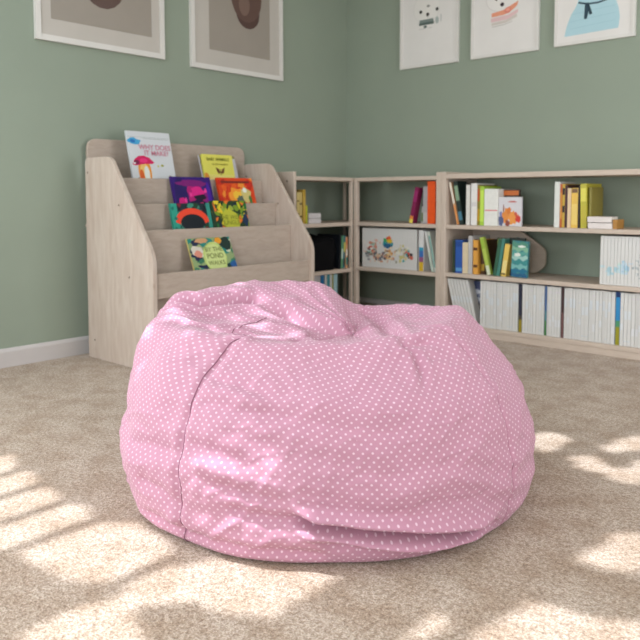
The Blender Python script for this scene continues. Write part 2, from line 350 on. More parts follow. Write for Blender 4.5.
picture('framed_picture', (1.088, 0.0, 1.757), 0, .472, .70, .018, False, 'small white framed print in the middle of three, pale face above an orange scarf', 'small framed prints on the right wall', art_scarf)
picture('framed_picture', (1.663, 0.0, 1.759), 0, .476, .70, .018, False, 'small white framed print furthest right, round pale blue body with dark tied ribbon', 'small framed prints on the right wall', art_blue)

# ------------------------------------------------------------------ low shelving units
def shelf_unit(name, loc, rz, W, D, tops, top_z, left, right, label, bolts=False, rail=.03, post=None):
    """open shelving, local x along the wall, front at local y = -D; left / right = (thickness, height) of the end panels or None"""
    t = empty(name, loc, rz); tag(t, label, 'shelving', 'low birch shelving units in the corner')
    x0 = left[0] if left else 0.0; x1 = W - (right[0] if right else 0.0)
    for s_, xa, xb in ((left, 0, x0), (right, x1, W)):
        if s_:
            bm = bmesh.new(); box(bm, xa, xb, -D, -.02 if len(s_) < 3 else -D + s_[2], 0, s_[1], .004); o = link('side_panel', bm, SHELFV, t)
            for z in ((s_[1] - .06, .30) if bolts and s_ is left else ()):
                bm = bmesh.new(); bmesh.ops.create_cone(bm, cap_ends=True, segments=12, radius1=.006, radius2=.006, depth=.003)
                for v in bm.verts: v.co = Vector((v.co.z + (xa - .0008 if s_ is left else xb + .0008), v.co.x - D + .06, v.co.y + z))
                link('bolt', bm, SCREW, o)
    for i, z in enumerate(tops):
        bm = bmesh.new(); box(bm, x0, x1, -D + .004, -.02, z - .025, z, .003); link('shelf', bm, SHELFW, t)
    bm = bmesh.new(); box(bm, x0, x1, -D, -.02, top_z - rail, top_z, .003); link('top_board', bm, SHELFW, t)
    bm = bmesh.new(); box(bm, x0, x1, -D + .006, -D + .026, 0, tops[-1] - .0255, .002); link('plinth', bm, SHELFW, t)
    return t
TH = .036
# C: long unit on the right wall, B: bay towards the corner, A: bay on the left wall
shelf_unit('shelving_unit', (1.1135, 0, 0), 0, 2.10, .398, (.684, .383, .062), 1.0, (TH, 1.013), (TH, 1.013), 'long birch shelving unit on the right wall holding the white magazines')
shelf_unit('shelving_unit', (.402, 0, 0), 0, .711, .398, (.685, .376, .062), .990, (.027, .985, .035), (TH, 1.013), 'narrow birch shelving bay in the corner between the two walls, lowest level empty', rail=.025)
shelf_unit('shelving_unit', (0, -.985, 0), R(90), .585, .40, (.684, .364, .062), .991, (.024, 1.02), (.014, .985, .03), 'narrow birch shelving bay along the left wall behind the book rack', True, .025)

# corner fillers: the left bay's boards run on into the corner behind the other bay
bm = bmesh.new()
for z in (.684, .364, .062, .991): box(bm, .02, .378, -.399, -.02, z - .025, z, .003)
box(bm, .05, .07, -.10, -.08, 0, .990, .002)
tag(link('corner_shelf', bm, SHELFW), 'square birch corner boards joining the two narrow bays', 'shelving', 'low birch shelving units in the corner')
# ------------------------------------------------------------------ books
BK = {}
def book_mesh(w, d, h, cover, hard, spine_bands, key):
    """cover, spine towards local -y; origin at the bottom-left front corner"""
    k_ = (round(w, 4), round(d, 4), round(h, 4), cover.name, hard, tuple(spine_bands))
    if k_ in BK: return BK[k_]
    t = min(.0022 if hard else .0008, w * .2); r = .003 if hard else 0
    bm = bmesh.new(); box(bm, 0, t, 0, d, 0, h); box(bm, w - t, w, 0, d, 0, h); box(bm, t, w - t, 0, t, 0, h)
    mats = [cover]
    for z0, z1, c in spine_bands:
        m = mat('ink_%02x%02x%02x' % c, c, 0.45)
        if m not in mats: mats.append(m)
        box(bm, w * .06, w * .94, -.0006, 0, z0 * h, z1 * h, 0, mats.index(m))
    me = bpy.data.meshes.new('book_cover'); bm.normal_update(); bm.to_mesh(me); bm.free()
    for m in mats: me.materials.append(m)
    bm = bmesh.new(); o = .003 if hard else .0006; box(bm, t, w - t, t, d - o, o, h - o)
    mp = bpy.data.meshes.new('book_pages'); bm.to_mesh(mp); bm.free(); mp.materials.append(PAGES if hard else MAGP)
    BK[k_] = (me, mp); return BK[k_]
def book(unit, x0, x1, z0, h, col, label, group, lean=0.0, d=.21, front=None, hard=True, bands=(), cat='book', name='book', y=None, m=None, rx=0.0):
    w = x1 - x0; cover = m or mat('cover_%02x%02x%02x' % tuple(col), col, 0.45, 40, .08)
    me, mp = book_mesh(w, d, h, cover, hard, bands, None)
    o = bpy.data.objects.new(name, me); C.objects.link(o)
    a = R(lean); dz = w * math.sin(a) if a > 0 else 0; fr = front if front is not None else -.37
    if unit == 'R': o.location = (x0, fr, z0 + dz + .0008); o.rotation_euler = (0, a, 0)
    else: o.location = (-fr, x0, z0 + dz + .0008); o.rotation_euler = (0, a, R(90))
    if unit == 'L': o.rotation_mode = 'XYZ'
    p = bpy.data.objects.new('pages', mp); C.objects.link(p); p.parent = o
    tag(o, label, cat, group); return o
Z1, Z2, Z3 = .684, .383, .062
G = 'books on the top shelf of the long unit'
book('R', 1.156, 1.190, Z1, .243, (74, 122, 150), 'blue mottled book against the left end of the top shelf', G, bands=((.1, .3, (150, 196, 206)), (.4, .5, (206, 214, 210)), (.7, .9, (44, 92, 128))), front=-.255, d=.2)
book('R', 1.216, 1.232, Z1, .268, (206, 160, 120), 'thin cream and orange book leaning left on the top shelf', G, lean=-13.5, d=.11, bands=((.0, .45, (214, 140, 80)), (.5, 1, (222, 214, 200))))
book('R', 1.234, 1.262, Z1, .270, (34, 48, 44), 'dark green-black book leaning behind the cream and orange one', G, lean=-10.5, d=.11, bands=((.55, .9, (132, 158, 130)), (.1, .3, (70, 120, 140))))
book('R', 1.279, 1.306, Z1, .246, (222, 218, 212), 'thinner tall white book right of the dark leaning one', G)
book('R', 1.314, 1.355, Z1, .255, (232, 228, 224), 'thicker tall white book left of the olive and lime spines', G, bands=((.45, .55, (214, 208, 208)),))
book('R', 1.357, 1.374, Z1, .245, (140, 126, 40), 'thin olive spine beside the lime green book', G, bands=((.6, .9, (190, 90, 40)), (.1, .4, (190, 150, 30))))
book('R', 1.3755, 1.402, Z1, .236, (168, 206, 70), 'lime green book on the top shelf', G, bands=((.1, .9, (196, 224, 90)),))
book('R', 1.405, 1.496, Z1, .220, (230, 228, 222), 'thick white box-like book with a small red mark on its spine', G, bands=((.40, .43, (220, 120, 120)),))
b_ = book('R', 1.499, 1.647, Z1, .171, (214, 210, 214), 'square pale picture book facing out, orange animals on the cover', G, d=.012, front=-.365)
pc = Picture(.148, .171, 0); rnd = random.Random(5)
for q in ((.32, .32, .16, .26, (222, 138, 62)), (.62, .30, .2, .22, (230, 150, 70)), (.44, .52, .10, .12, (214, 120, 50)), (.85, .25, .12, .14, (206, 60, 50)), (.1, .18, .1, .2, (80, 90, 130)), (.4, .1, .1, .12, (140, 70, 60)), (.75, .42, .06, .07, (200, 80, 60)), (.6, .84, .16, .03, (190, 100, 90)), (.22, .6, .03, .14, (150, 100, 90)), (.1, .42, .06, .08, (120, 130, 180))): pc.ell(*q, .25, rnd)
pc.done('cover_picture', b_)
b_ = book('R', 1.49, 1.600, Z1, .216, (66, 46, 36), 'dark brown and orange book standing behind the square picture book', G, d=.014, front=-.30, bands=((.84, .97, (206, 110, 50)),))
G = 'books in the middle of the long top shelf'
book('R', 1.849, 1.879, Z1, .256, (222, 222, 216), 'tall white book at the left of the yellow group', G)
book('R', 1.881, 1.8935, Z1, .244, (188, 96, 44), 'thin orange-brown spine beside the tall white book', G, bands=((.2, .8, (206, 140, 60)),))
book('R', 1.895, 1.909, Z1, .244, (196, 160, 60), 'thin yellow and black spine in the yellow group', G, bands=((.35, .5, (40, 36, 30)), (.75, .9, (50, 40, 30))))
book('R', 1.910, 1.923, Z1, .238, (74, 40, 44), 'thin dark maroon spine in the yellow group', G)
book('R', 1.925, 1.945, Z1, .220, (224, 196, 160), 'pale cream-pink book left of the thick yellow one', G)
book('R', 1.9465, 1.984, Z1, .220, (228, 186, 84), 'thick yellow-gold book with brown lettering in the yellow group', G, bands=((.08, .6, (232, 200, 110)), (.88, .98, (120, 90, 60))))
book('R', 1.9855, 1.996, Z1, .232, (44, 34, 30), 'thin black spine right of the thick yellow-gold book', G)
book('R', 2.002, 2.036, Z1, .243, (190, 180, 60), 'bright yellow-green book leaning slightly left', G, lean=-1.5, bands=((.1, .5, (190, 176, 60)), (.6, .9, (220, 210, 90))))
book('R', 2.043, 2.056, Z1, .224, (134, 122, 54), 'thin olive patterned book behind the small stacked books', G, front=-.36, d=.16, bands=((.1, .9, (138, 128, 62)),))
for z, xa, xb, lb in ((Z1, 2.049, 2.173, 'small white book lying flat, bottom of the pair on the top shelf'), (Z1 + .034, 2.045, 2.175, 'small white book lying flat, top of the pair on the top shelf')):
    t_ = book('R', 0, .030, 0, .13, (226, 216, 212), lb, 'pair of small white books lying flat on the long top shelf', d=.10)
    t_.rotation_euler = (0, R(90), 0); t_.location = (xa, -.385, z + .0312)
book('R', 2.178, 2.200, Z1, .050, (176, 126, 60), 'small orange-brown book right of the flat white pair', G, d=.1)

G = 'books on the middle shelf of the long unit'
book('R', 1.186, 1.203, Z2, .205, (52, 66, 48), 'thin dark green spine at the left end of the middle shelf', G)
book('R', 1.207, 1.257, Z2, .206, (44, 88, 168), 'bright blue book on the middle shelf', G, bands=((.06, .16, (90, 150, 200)), (.8, .95, (30, 70, 140))))
book('R', 1.2585, 1.297, Z2, .192, (218, 200, 168), 'cream book right of the bright blue one', G)
book('R', 1.299, 1.328, Z2, .234, (190, 186, 184), 'tall grey-white book on the middle shelf', G)
book('R', 1.333, 1.365, Z2, .210, (222, 160, 70), 'orange-yellow book with dark marks on the middle shelf', G, bands=((.2, .28, (90, 50, 30)), (.7, .78, (90, 50, 30))))
book('R', 1.3665, 1.395, Z2, .207, (84, 58, 36), 'brown spine between the orange-yellow and lime books', G, front=-.335, bands=((.1, .3, (170, 140, 50)),))
book('R', 1.432, 1.456, Z2, .232, (176, 196, 84), 'lime green book leaning left across the brown spine', G, lean=-14, d=.03, bands=((.0, .25, (210, 214, 190)), (.7, .95, (150, 180, 60))))
b_ = book('R', 1.425, 1.495, Z2, .222, (60, 66, 46), 'dark leafy patterned cover facing out behind the leaning books', G, d=.016, front=-.24)
pc = Picture(.07, .222, 0); rnd = random.Random(9)
for i in range(40): pc.ell(rnd.uniform(0, 1), rnd.uniform(0, 1), rnd.uniform(.04, .12), rnd.uniform(.02, .05), rnd.choice(((96, 104, 60), (140, 150, 80), (40, 44, 34), (120, 100, 70), (70, 90, 60))), .3, rnd, rnd.uniform(0, 3))
pc.done('cover_picture', b_)
book('R', 1.470, 1.490, Z2, .222, (52, 98, 74), 'green book leaning right, first of the two before the yellow one', G, lean=9)
book('R', 1.493, 1.512, Z2, .225, (70, 130, 118), 'teal book leaning right against the yellow one', G, lean=9)
book('R', 1.522, 1.552, Z2, .194, (232, 196, 96), 'warm yellow book leaning right onto the teal cover', G, lean=8, d=.05, bands=((.1, .5, (236, 214, 140)), (.05, .09, (70, 60, 40))))
b_ = book('R', 1.588, 1.690, Z2, .215, (62, 128, 134), 'teal picture book with wavy sea bands facing out', G, d=.018, front=-.37, lean=2)
pc = Picture(.102, .215, 0); rnd = random.Random(3)
for i, c_ in enumerate(((36, 92, 130), (30, 110, 140), (120, 180, 176), (60, 140, 140), (160, 200, 190), (90, 160, 150), (130, 180, 150), (80, 140, 120))):
    z = i * .12; pc.add([(0, z)] + [(q / 10, z + .035 * math.sin(q * 1.3 + i * 2)) for q in range(11)] + [(1, z + .12)] + [(q / 10, z + .12 + .03 * math.sin(q * 1.1 + i)) for q in range(10, -1, -1)], c_)
pc.ell(.35, .62, .2, .05, (226, 230, 220), .2, rnd); pc.ell(.6, .85, .22, .03, (230, 236, 226), .2, rnd)
pc.done('cover_picture', b_)
book('R', 1.545, 1.645, Z2, .230, (44, 46, 40), 'black book standing behind the teal sea picture book', G, d=.016, front=-.31)
# wooden panel standing behind those books
bm = bmesh.new()
prism(bm, rounded([(1.155, .384), (1.60, .384), (1.662, .43), (1.662, .535), (1.49, .65), (1.155, .65)], [0, .02, .03, .03, .05, 0]), 'y', -.075, -.055, 0, .002)
o = tag(link('wooden_panel', bm, SHELFW), 'bare wood panel with cut corners standing behind the middle shelf books', 'panel')

# --- white magazines
def mosaic_mag(unit, x0, w, z0, h, d, blobs, label, group, front=-.37, base=MAGW):
    """one white magazine whose spine prints its slice of a picture running across the set"""
    bm = bmesh.new(); nx = max(1, int(round(w / .006))); nz = int(h / .006); mats = [base]
    vs = [[bm.verts.new((w * i / nx, 0, h * j / nz)) for j in range(nz + 1)] for i in range(nx + 1)]
    for i in range(nx):
        for j in range(nz):
            f = bm.faces.new((vs[i][j], vs[i + 1][j], vs[i + 1][j + 1], vs[i][j + 1]))
            px = x0 + w * (i + .5) / nx; pz = h * (j + .5) / nz; cc = None
            for bx, bz, rx, rz, col in blobs:
                if ((px - bx) / rx) ** 2 + ((pz - bz) / rz) ** 2 < 1: cc = col
            if cc:
                m = mat('ink_%02x%02x%02x' % cc, cc, 0.45)
                if m not in mats: mats.append(m)
                f.material_index = mats.index(m)
    t = .0008
    box(bm, 0, t, 0.0002, d, 0, h); box(bm, w - t, w, 0.0002, d, 0, h)
    o = link('magazine', bm, mats)
    bm = bmesh.new(); box(bm, t, w - t, .0004, d - .001, .0006, h - .0006); link('pages', bm, MAGP, o)
    o.location = (x0, front, z0 + .0008) if unit == 'R' else (-front, x0, z0 + .0008)
    if unit == 'L': o.rotation_euler = (0, 0, R(90))
    tag(o, label, 'magazine', group); return o
rnd = random.Random(11); BL = []
def cluster(cx, cz, n, sx, sz, cols, rr=(.006, .016)):
    for i in range(n): BL.append((cx + rnd.gauss(0, sx), cz + rnd.gauss(0, sz), rnd.uniform(*rr), rnd.uniform(rr[0] * .7, rr[1] * .8), rnd.choice(cols)))
cluster(.548, .115, 60, .032, .030, ((206, 130, 100), (150, 190, 170), (90, 90, 96), (220, 170, 150), (200, 90, 60), (120, 120, 110), (226, 220, 210)))
cluster(.63, .070, 34, .04, .018, ((120, 120, 130), (210, 180, 150), (90, 80, 90), (206, 150, 120), (222, 216, 206)))
cluster(.500, .080, 10, .014, .018, ((90, 96, 100), (150, 150, 150)))
BL += [(.672, .165, .045, .022, (40, 140, 150)), (.672, .150, .036, .014, (30, 90, 130)), (.66, .19, .026, .014, (60, 160, 90)), (.685, .185, .024, .016, (220, 180, 40)), (.68, .205, .02, .012, (226, 110, 50)), (.665, .2, .012, .008, (200, 60, 60))]
cluster(.69, .095, 26, .022, .018, ((220, 180, 120), (206, 150, 90), (120, 90, 80), (226, 200, 160)))
cluster(.79, .115, 30, .028, .028, ((210, 196, 150), (150, 150, 130), (200, 190, 120), (224, 220, 206)))
cluster(.835, .105, 14, .016, .02, ((40, 40, 48), (80, 160, 160), (190, 120, 90), (210, 80, 60)))
GB = 'white magazines in the corner bay whose spines form one picture'
x = .452; r2 = random.Random(3)
while x < .905:
    w_ = r2.uniform(.0165, .0215)
    mosaic_mag('R', x, w_ - .0012, .376, .268, .21, BL, 'white magazine in the corner bay set whose spines join into one colourful picture', GB, front=-.36); x += w_
GB = 'books in the corner bay'
book('R', .925, .962, .376, .265, (224, 222, 220), 'white spine printed with blue, purple and yellow shapes, right of the magazine set', GB, front=-.36, bands=((.0, .22, (214, 176, 50)), (.22, .34, (150, 90, 130)), (.34, .5, (60, 110, 180)), (.5, .58, (60, 160, 190))), hard=False)
book('R', 1.024, 1.040, .376, .262, (226, 226, 222), 'thin white book with green edge leaning left, first of the pair by the post', GB, lean=-12.5, front=-.36, bands=((.0, .5, (206, 222, 206)),))
book('R', 1.0475, 1.0625, .376, .262, (220, 224, 214), 'thin white book with teal stripe leaning left, nearest the post', GB, lean=-12.5, front=-.36, bands=((.1, .9, (150, 190, 180)),))
GB = 'books on the top shelf of the corner bay'
book('R', .850, .880, .685, .236, (128, 30, 76), 'purple book with a yellow foot leaning right in the corner bay', GB, lean=12, front=-.37, d=.05, bands=((.0, .11, (232, 210, 90)), (.11, .2, (226, 130, 60)), (.6, .9, (150, 40, 100))))
book('R', .905, .928, .685, .228, (190, 190, 186), 'black and white patterned book between the purple and grey ones', GB, lean=3, front=-.31, bands=((.48, .92, (44, 36, 46)), (.05, .3, (110, 130, 80))))
book('R', .944, .988, .685, .240, (176, 172, 174), 'pale grey book beside the orange binder', GB, front=-.345, bands=((.05, .3, (190, 186, 186)),))
book('R', .9915, 1.050, .685, .272, (240, 88, 24), 'bright orange binder standing against the post', GB, cat='binder', name='binder', front=-.365)

# --- bottom row of the long unit
GA = 'leaning white magazines at the left end of the bottom row'
for i in range(7):
    book('R', 1.222 + .0215 * i, 1.239 + .0215 * i, Z3, .288, (226, 226, 226), 'thin white magazine leaning left at the left end of the bottom row', GA, lean=-14.5, d=.07, hard=False, cat='magazine', name='magazine', m=MAGW, bands=((.1, .115, (204, 204, 208)), (.5, .62, (214, 216, 218))))
b_ = book('R', 1.257, 1.343, Z3, .270, (96, 104, 132), 'magazine with a mountain photo cover leaning behind the slanted white ones', 'picture magazine in the bottom row', d=.006, front=-.29, hard=False, cat='magazine', name='magazine')
pc = Picture(.086, .270, 0)
pc.rect(0, 1, 0, 1, (120, 126, 150)); pc.rect(0, 1, .82, 1, (70, 78, 112)); pc.ell(.5, .75, .5, .06, (206, 208, 216)); pc.ell(.3, .62, .4, .05, (90, 98, 130)); pc.ell(.7, .58, .35, .05, (190, 194, 204)); pc.ell(.5, .42, .6, .1, (52, 54, 60)); pc.rect(0, 1, .18, .36, (156, 122, 60)); pc.ell(.4, .33, .3, .05, (60, 52, 44)); pc.rect(0, 1, 0, .18, (70, 80, 76))
pc.done('cover_picture', b_)
def white_run(x0, x1, label, group, z0=Z3, h=.287, seed=1, front=-.37):
    r = random.Random(seed); n = max(1, round((x1 - x0) / .0178)); wd = [r.uniform(.8, 1.2) for _ in range(n)]; s = (x1 - x0) / sum(wd); x = x0
    for q in wd:
        w_ = round((q * s - .0016) * 2000) / 2000
        bd = r.choice((((.08, .095, (200, 204, 210)), (.50, .66, (214, 217, 220))), ((.30, .42, (216, 218, 220)), (.72, .735, (200, 204, 212))), ((.62, .80, (212, 216, 220)),), ((.2, .34, (218, 218, 220)), (.88, .91, (214, 208, 212))), ()))
        book('R', x, x + w_, z0, h - r.choice((0, .0015, .003)), (226, 226, 226), label, group, hard=False, cat='magazine', name='magazine', m=MAGW, bands=bd, front=front - r.choice((0, .002, .005)))
        x += q * s
S = 'white magazine, bottom row, between %s'
white_run(1.390, 1.641, S % 'the mountain cover and the navy spine', 'white magazines left of the navy and olive spine', seed=1)
book('R', 1.6435, 1.665, Z3, .285, (40, 42, 62), 'navy spine with an olive foot among the white magazines', 'coloured spines in the bottom row', hard=False, cat='magazine', name='magazine', bands=((.0, .26, (156, 140, 44)), (.26, .34, (80, 70, 60))))
white_run(1.668, 1.803, S % 'the navy spine and the thin blue spine', 'white magazines right of the navy and olive spine', seed=2)
book('R', 1.8045, 1.8165, Z3, .286, (66, 100, 150), 'thin blue spine with a green foot among the white magazines', 'coloured spines in the bottom row', hard=False, cat='magazine', name='magazine', bands=((.0, .3, (70, 130, 60)), (.3, .5, (90, 140, 150))))
white_run(1.818, 1.902, S % 'the thin blue spine and the dark brown spine', 'white magazines left of the dark brown spine', seed=3)
book('R', 1.9035, 1.918, Z3, .287, (66, 44, 44), 'dark brown spine among the white magazines', 'coloured spines in the bottom row', hard=False, cat='magazine', name='magazine', bands=((.0, .5, (110, 76, 74)),))
white_run(1.920, 2.205, S % 'the dark brown spine and the sky blue spine', 'white magazines right of the dark brown spine', seed=4)
book('R', 2.2065, 2.231, Z3, .287, (40, 110, 170), 'sky blue spine with a yellow-green foot among the white magazines', 'coloured spines in the bottom row', hard=False, cat='magazine', name='magazine', bands=((.0, .34, (156, 150, 40)), (.34, .46, (80, 150, 110)), (.46, .9, (50, 140, 196)), (.9, 1, (26, 50, 100))))
white_run(2.233, 2.47, 'white magazine, bottom row, right of the sky blue spine', 'white magazines at the right end of the bottom row', seed=5)
BL = []; rnd = random.Random(21)
cluster(2.20, .075, 26, .030, .014, ((168, 200, 210), (190, 212, 218), (196, 214, 206)), (.006, .014))
cluster(2.245, .105, 16, .018, .02, ((160, 194, 214), (190, 208, 220)), (.006, .012))
cluster(2.32, .10, 22, .012, .03, ((176, 182, 184), (160, 168, 172), (196, 200, 200)), (.004, .008))
GB = 'white magazines on the middle shelf at the right end'; x = 2.116; r2 = random.Random(8)
while x < 2.45:
    w_ = r2.uniform(.0165, .021)
    mosaic_mag('R', x, w_ - .0012, Z2, .263, .21, BL, 'white magazine on the middle shelf in the set with faint blue spines', GB); x += w_

# --- bay on the left wall
GB = 'books on the left wall bay'
book('L', -.958, -.930, .684, .212, (120, 92, 50), 'brown book on the left wall bay, by the end panel', GB, lean=0)
book('L', -.928, -.903, .684, .206, (206, 184, 120), 'cream-yellow book left of its twin on the left wall bay', GB, bands=((.3, .34, (120, 100, 60)), (.7, .74, (120, 100, 60))))
book('L', -.902, -.879, .684, .206, (200, 176, 110), 'cream-yellow book right of its twin on the left wall bay', GB, bands=((.2, .26, (110, 90, 50)), (.6, .66, (110, 90, 50))))
book('L', -.872, -.846, .684, .222, (180, 146, 60), 'tall golden-brown book on the left wall bay', GB, bands=((.1, .8, (190, 158, 74)),))
book('L', -.844, -.829, .684, .118, (186, 188, 50), 'short lime-yellow book beside the stacked white pair', GB)
for z, lb in ((.684, 'white book lying flat, bottom of the pair on the left wall bay'), (.684 + .0345, 'white book lying flat, top of the pair on the left wall bay')):
    t_ = book('L', 0, .032, 0, .118, (206, 200, 200), lb, 'pair of white books lying flat on the left wall bay', d=.16)
    t_.rotation_euler = (0, R(90), R(90)); t_.location = (.375, -.823, z + .0328)
# black bag
def black_bag():
    bm = bmesh.new(); N, M = 40, 16; rings = []
    for j in range(M + 1):
        t = j / M; zz = .228 * t
        for_r = []
        for i in range(N):
            a = 2 * PI * i / N; e = .33
            cx = abs(math.cos(a)) ** e * math.copysign(1, math.cos(a)); cy = abs(math.sin(a)) ** e * math.copysign(1, math.sin(a))
            sq = 1 - .12 * t ** 2 - (.35 * max(0, t - .9) / .1) ; hy = .163 * sq; hx = .128 * sq
            x_ = .243 + hx * cx; y_ = -.690 + hy * cy + .02 * t
            zz2 = zz - (.05 * max(0, (-(y_ + .648)) / .155) ** 2 * t)
            n_ = noise.noise(Vector((x_ * 14, y_ * 14, zz * 10))) * .008
            for_r.append(bm.verts.new((x_ + n_, y_ + n_, .3655 + zz2)))
        rings.append(for_r)
    for A, B in zip(rings, rings[1:]):
        for i in range(N): bm.faces.new((A[i], A[(i + 1) % N], B[(i + 1) % N], B[i]))
    bm.faces.new(rings[0][::-1]); bm.faces.new(rings[-1])
    o = link('cloth_bag', bm, mat('black_cloth', (16, 16, 18), 0.9, spec=.1), smooth=True)
    tag(o, 'black cloth bag slumped on the middle shelf of the left wall bay', 'bag')
    bm = bmesh.new(); tube(bm, [(.24, -.70 + .1 * math.cos(PI * q / 10) * -1 + .0, .575 + .03 * math.sin(PI * q / 10)) for q in range(11)], .006, 8); link('handle', bm, mat('black_cloth', (16, 16, 18)), o, smooth=True)
black_bag()
GB = 'books beside the black bag'
book('L', -.513, -.497, .364, .236, (22, 26, 32), 'near-black book between the black bag and the green book', GB, lean=2)
book('L', -.494, -.476, .364, .226, (92, 146, 110), 'green and white book leaning right beside the black bag', GB, lean=3, bands=((.3, .6, (190, 206, 196)),))
book('L', -.472, -.456, .364, .226, (60, 112, 120), 'teal book leaning right between the green and orange ones', GB, lean=3, bands=((.1, .3, (60, 70, 60)), (.5, .8, (206, 200, 90))))
book('L', -.4415, -.4235, .364, .216, (214, 160, 120), 'orange and white spine near the corner post', GB, bands=((.1, .35, (60, 130, 120)), (.4, .6, (226, 220, 206)), (.75, .95, (206, 130, 90))))
GB = 'books on the bottom shelf of the left wall bay'
for y0, y1, h, c_, lb in ((-.800, -.705, .272, (176, 172, 172), 'wide pale grey box file behind the beanbag top'), (-.700, -.669, .275, (36, 104, 152), 'blue spine on the bottom shelf beside the pale grey file'), (-.660, -.640, .272, (196, 196, 192), 'white spine left of the teal one on the bottom shelf'),
    (-.636, -.611, .272, (70, 140, 150), 'teal spine on the bottom shelf'), (-.608, -.589, .27, (200, 200, 196), 'white spine right of the teal one on the bottom shelf'), (-.586, -.572, .27, (156, 154, 100), 'thin olive spine on the bottom shelf'), (-.568, -.533, .268, (158, 190, 196), 'pale blue spine at the right of the bottom row')):
    book('L', y0, y1, .062, h, c_, lb, GB)

# ------------------------------------------------------------------ front-facing book rack
def rack():
    t = empty('book_rack', (.09, -1.70, 0)); ox, oy = -.09, 1.70
    tag(t, 'tiered wooden front-facing book rack standing against the left wall', 'book rack')
    side = rounded([(.094, 0), (.700, 0), (.704, .575), (.345, 1.068), (.105, 1.068)], [0, 0, .05, .04, .03])
    for y0, y1 in ((-2.265, -2.241), (-1.145, -1.121)):
        bm = bmesh.new(); prism(bm, [(a + ox, b) for a, b in side], 'y', y0 + oy, y1 + oy, 0, .003); o = link('side_panel', bm, PINE, t)
        for (sx, sz) in ((.13, .99), (.42, .82), (.62, .13), (.16, .10), (.50, .46)):
            bm = bmesh.new(); bmesh.ops.create_cone(bm, cap_ends=True, segments=12, radius1=.005, radius2=.005, depth=.002)
            for v in bm.verts: v.co = Vector((v.co.x + sx + ox, v.co.z + y0 + oy - .0006, v.co.y + sz))
            link('screw', bm, SCREW, o)
    bp = rounded([(-2.215, .10), (-1.085, .10), (-1.085, 1.178), (-2.215, 1.178)], [0, 0, .06, .06])
    bm = bmesh.new(); prism(bm, [(a + oy, b) for a, b in bp], 'x', .030 + ox, .048 + ox, 0, .003); link('back_panel', bm, DISPW, t)
    for x, zt, zb in ((.277, .962, .66), (.401, .823, .52), (.530, .692, .37), (.680, .486, .362)):
        bm = bmesh.new(); box(bm, x - .016 + ox, x + ox, -2.241 + oy, -1.145 + oy, zb, zt, .003); link('lip_board', bm, DISPW, t)
    for x0, x1, z in ((.05, .262, .70), (.277, .386, .56), (.401, .515, .41), (.53, .664, .362)):
        bm = bmesh.new(); box(bm, x0 + ox, x1 + ox, -2.241 + oy, -1.145 + oy, z, z + .015, .001); link('tier_floor', bm, DISPW, t)
    bm = bmesh.new(); box(bm, .05 + ox, .66 + ox, -2.241 + oy, -1.145 + oy, .06, .08, .002); link('bottom_board', bm, DISPW, t)
    bm = bmesh.new(); box(bm, .56 + ox, .58 + ox, -2.241 + oy, -1.145 + oy, .0, .362, .002); link('front_board', bm, DISPW, t)
rack()
def face_book(y0, y1, zb, h, xb, xt, zt, col, label, paint, title=None, w3=.012, roll=0.0):
    """book facing +x, its bottom edge at xb and its top edge at (xt, zt)"""
    w_ = y1 - y0; L = h; lean = math.atan2(xb - xt, zt - zb)
    t = empty('picture_book', (xb, y0, zb)); t.rotation_euler = (Matrix.Rotation(R(90), 3, 'Z') @ Matrix.Rotation(-lean, 3, 'X') @ Matrix.Rotation(roll, 3, 'Y')).to_euler()
    tag(t, label, 'book', 'picture books facing out on the rack')
    cv = mat('cover_%02x%02x%02x' % tuple(col), col, 0.4, 20, .06)
    bm = bmesh.new(); box(bm, 0, w_, 0, .002, 0, L); box(bm, 0, w_, w3 - .002, w3, 0, L); box(bm, 0, .002, .002, w3 - .002, 0, L); link('cover', bm, cv, t)
    bm = bmesh.new(); box(bm, .002, w_ - .004, .002, w3 - .002, .003, L - .003); link('pages', bm, PAGES, t)
    pc = Picture(w_, L, 0); paint(pc); pc.done('cover_picture', t)
    if title:
        for txt, size, px, pz, c_, sx in title: lettering(txt, size, (px * w_, -.0036, pz * L), mat('ink_%02x%02x%02x' % c_, c_, .45), t, sx=sx)
    return t
def random_blobs(pc, n, cols, seed, rr=(.03, .09)):
    r = random.Random(seed)
    for i in range(n): pc.ell(r.uniform(0, 1), r.uniform(0, 1), r.uniform(*rr), r.uniform(*rr), r.choice(cols), .3, r, r.uniform(0, 3))
def p1(pc):
    pc.rect(0, 1, 0, 1, (206, 208, 212)); pc.rect(0.02, .98, .90, .905, (150, 160, 160)); r = random.Random(2)
    pc.ell(.14, .83, .14, .055, (70, 160, 206), .2, r); pc.ell(.12, .83, .06, .03, (40, 110, 180), .2, r); pc.rect(.36, .95, .875, .885, (170, 176, 176))
    pc.ell(.30, .31, .15, .25, (226, 150, 60)); pc.ell(.29, .30, .10, .17, (232, 190, 110)); pc.ell(.34, .27, .06, .14, (222, 226, 220)); pc.ell(.22, .22, .05, .13, (214, 96, 40))
    pc.add([(.04, .43), (.10, .52), (.2, .575), (.32, .585), (.44, .55), (.54, .47), (.50, .445), (.3, .44), (.1, .41)], (206, 30, 90)); pc.ell(.14, .47, .06, .04, (120, 30, 70)); pc.ell(.3, .50, .09, .04, (226, 50, 120)); pc.ell(.09, .45, .03, .015, (226, 220, 220))
    pc.ell(.32, .135, .17, .04, (90, 170, 170), .2, r); pc.ell(.14, .15, .03, .06, (120, 60, 60)); pc.ell(.72, .42, .035, .02, (160, 160, 60)); pc.ell(.62, .41, .02, .02, (200, 196, 90)); pc.ell(.87, .23, .04, .02, (140, 120, 110)); pc.ell(.6, .64, .02, .012, (90, 90, 100))
R1 = (206, 130, 150)
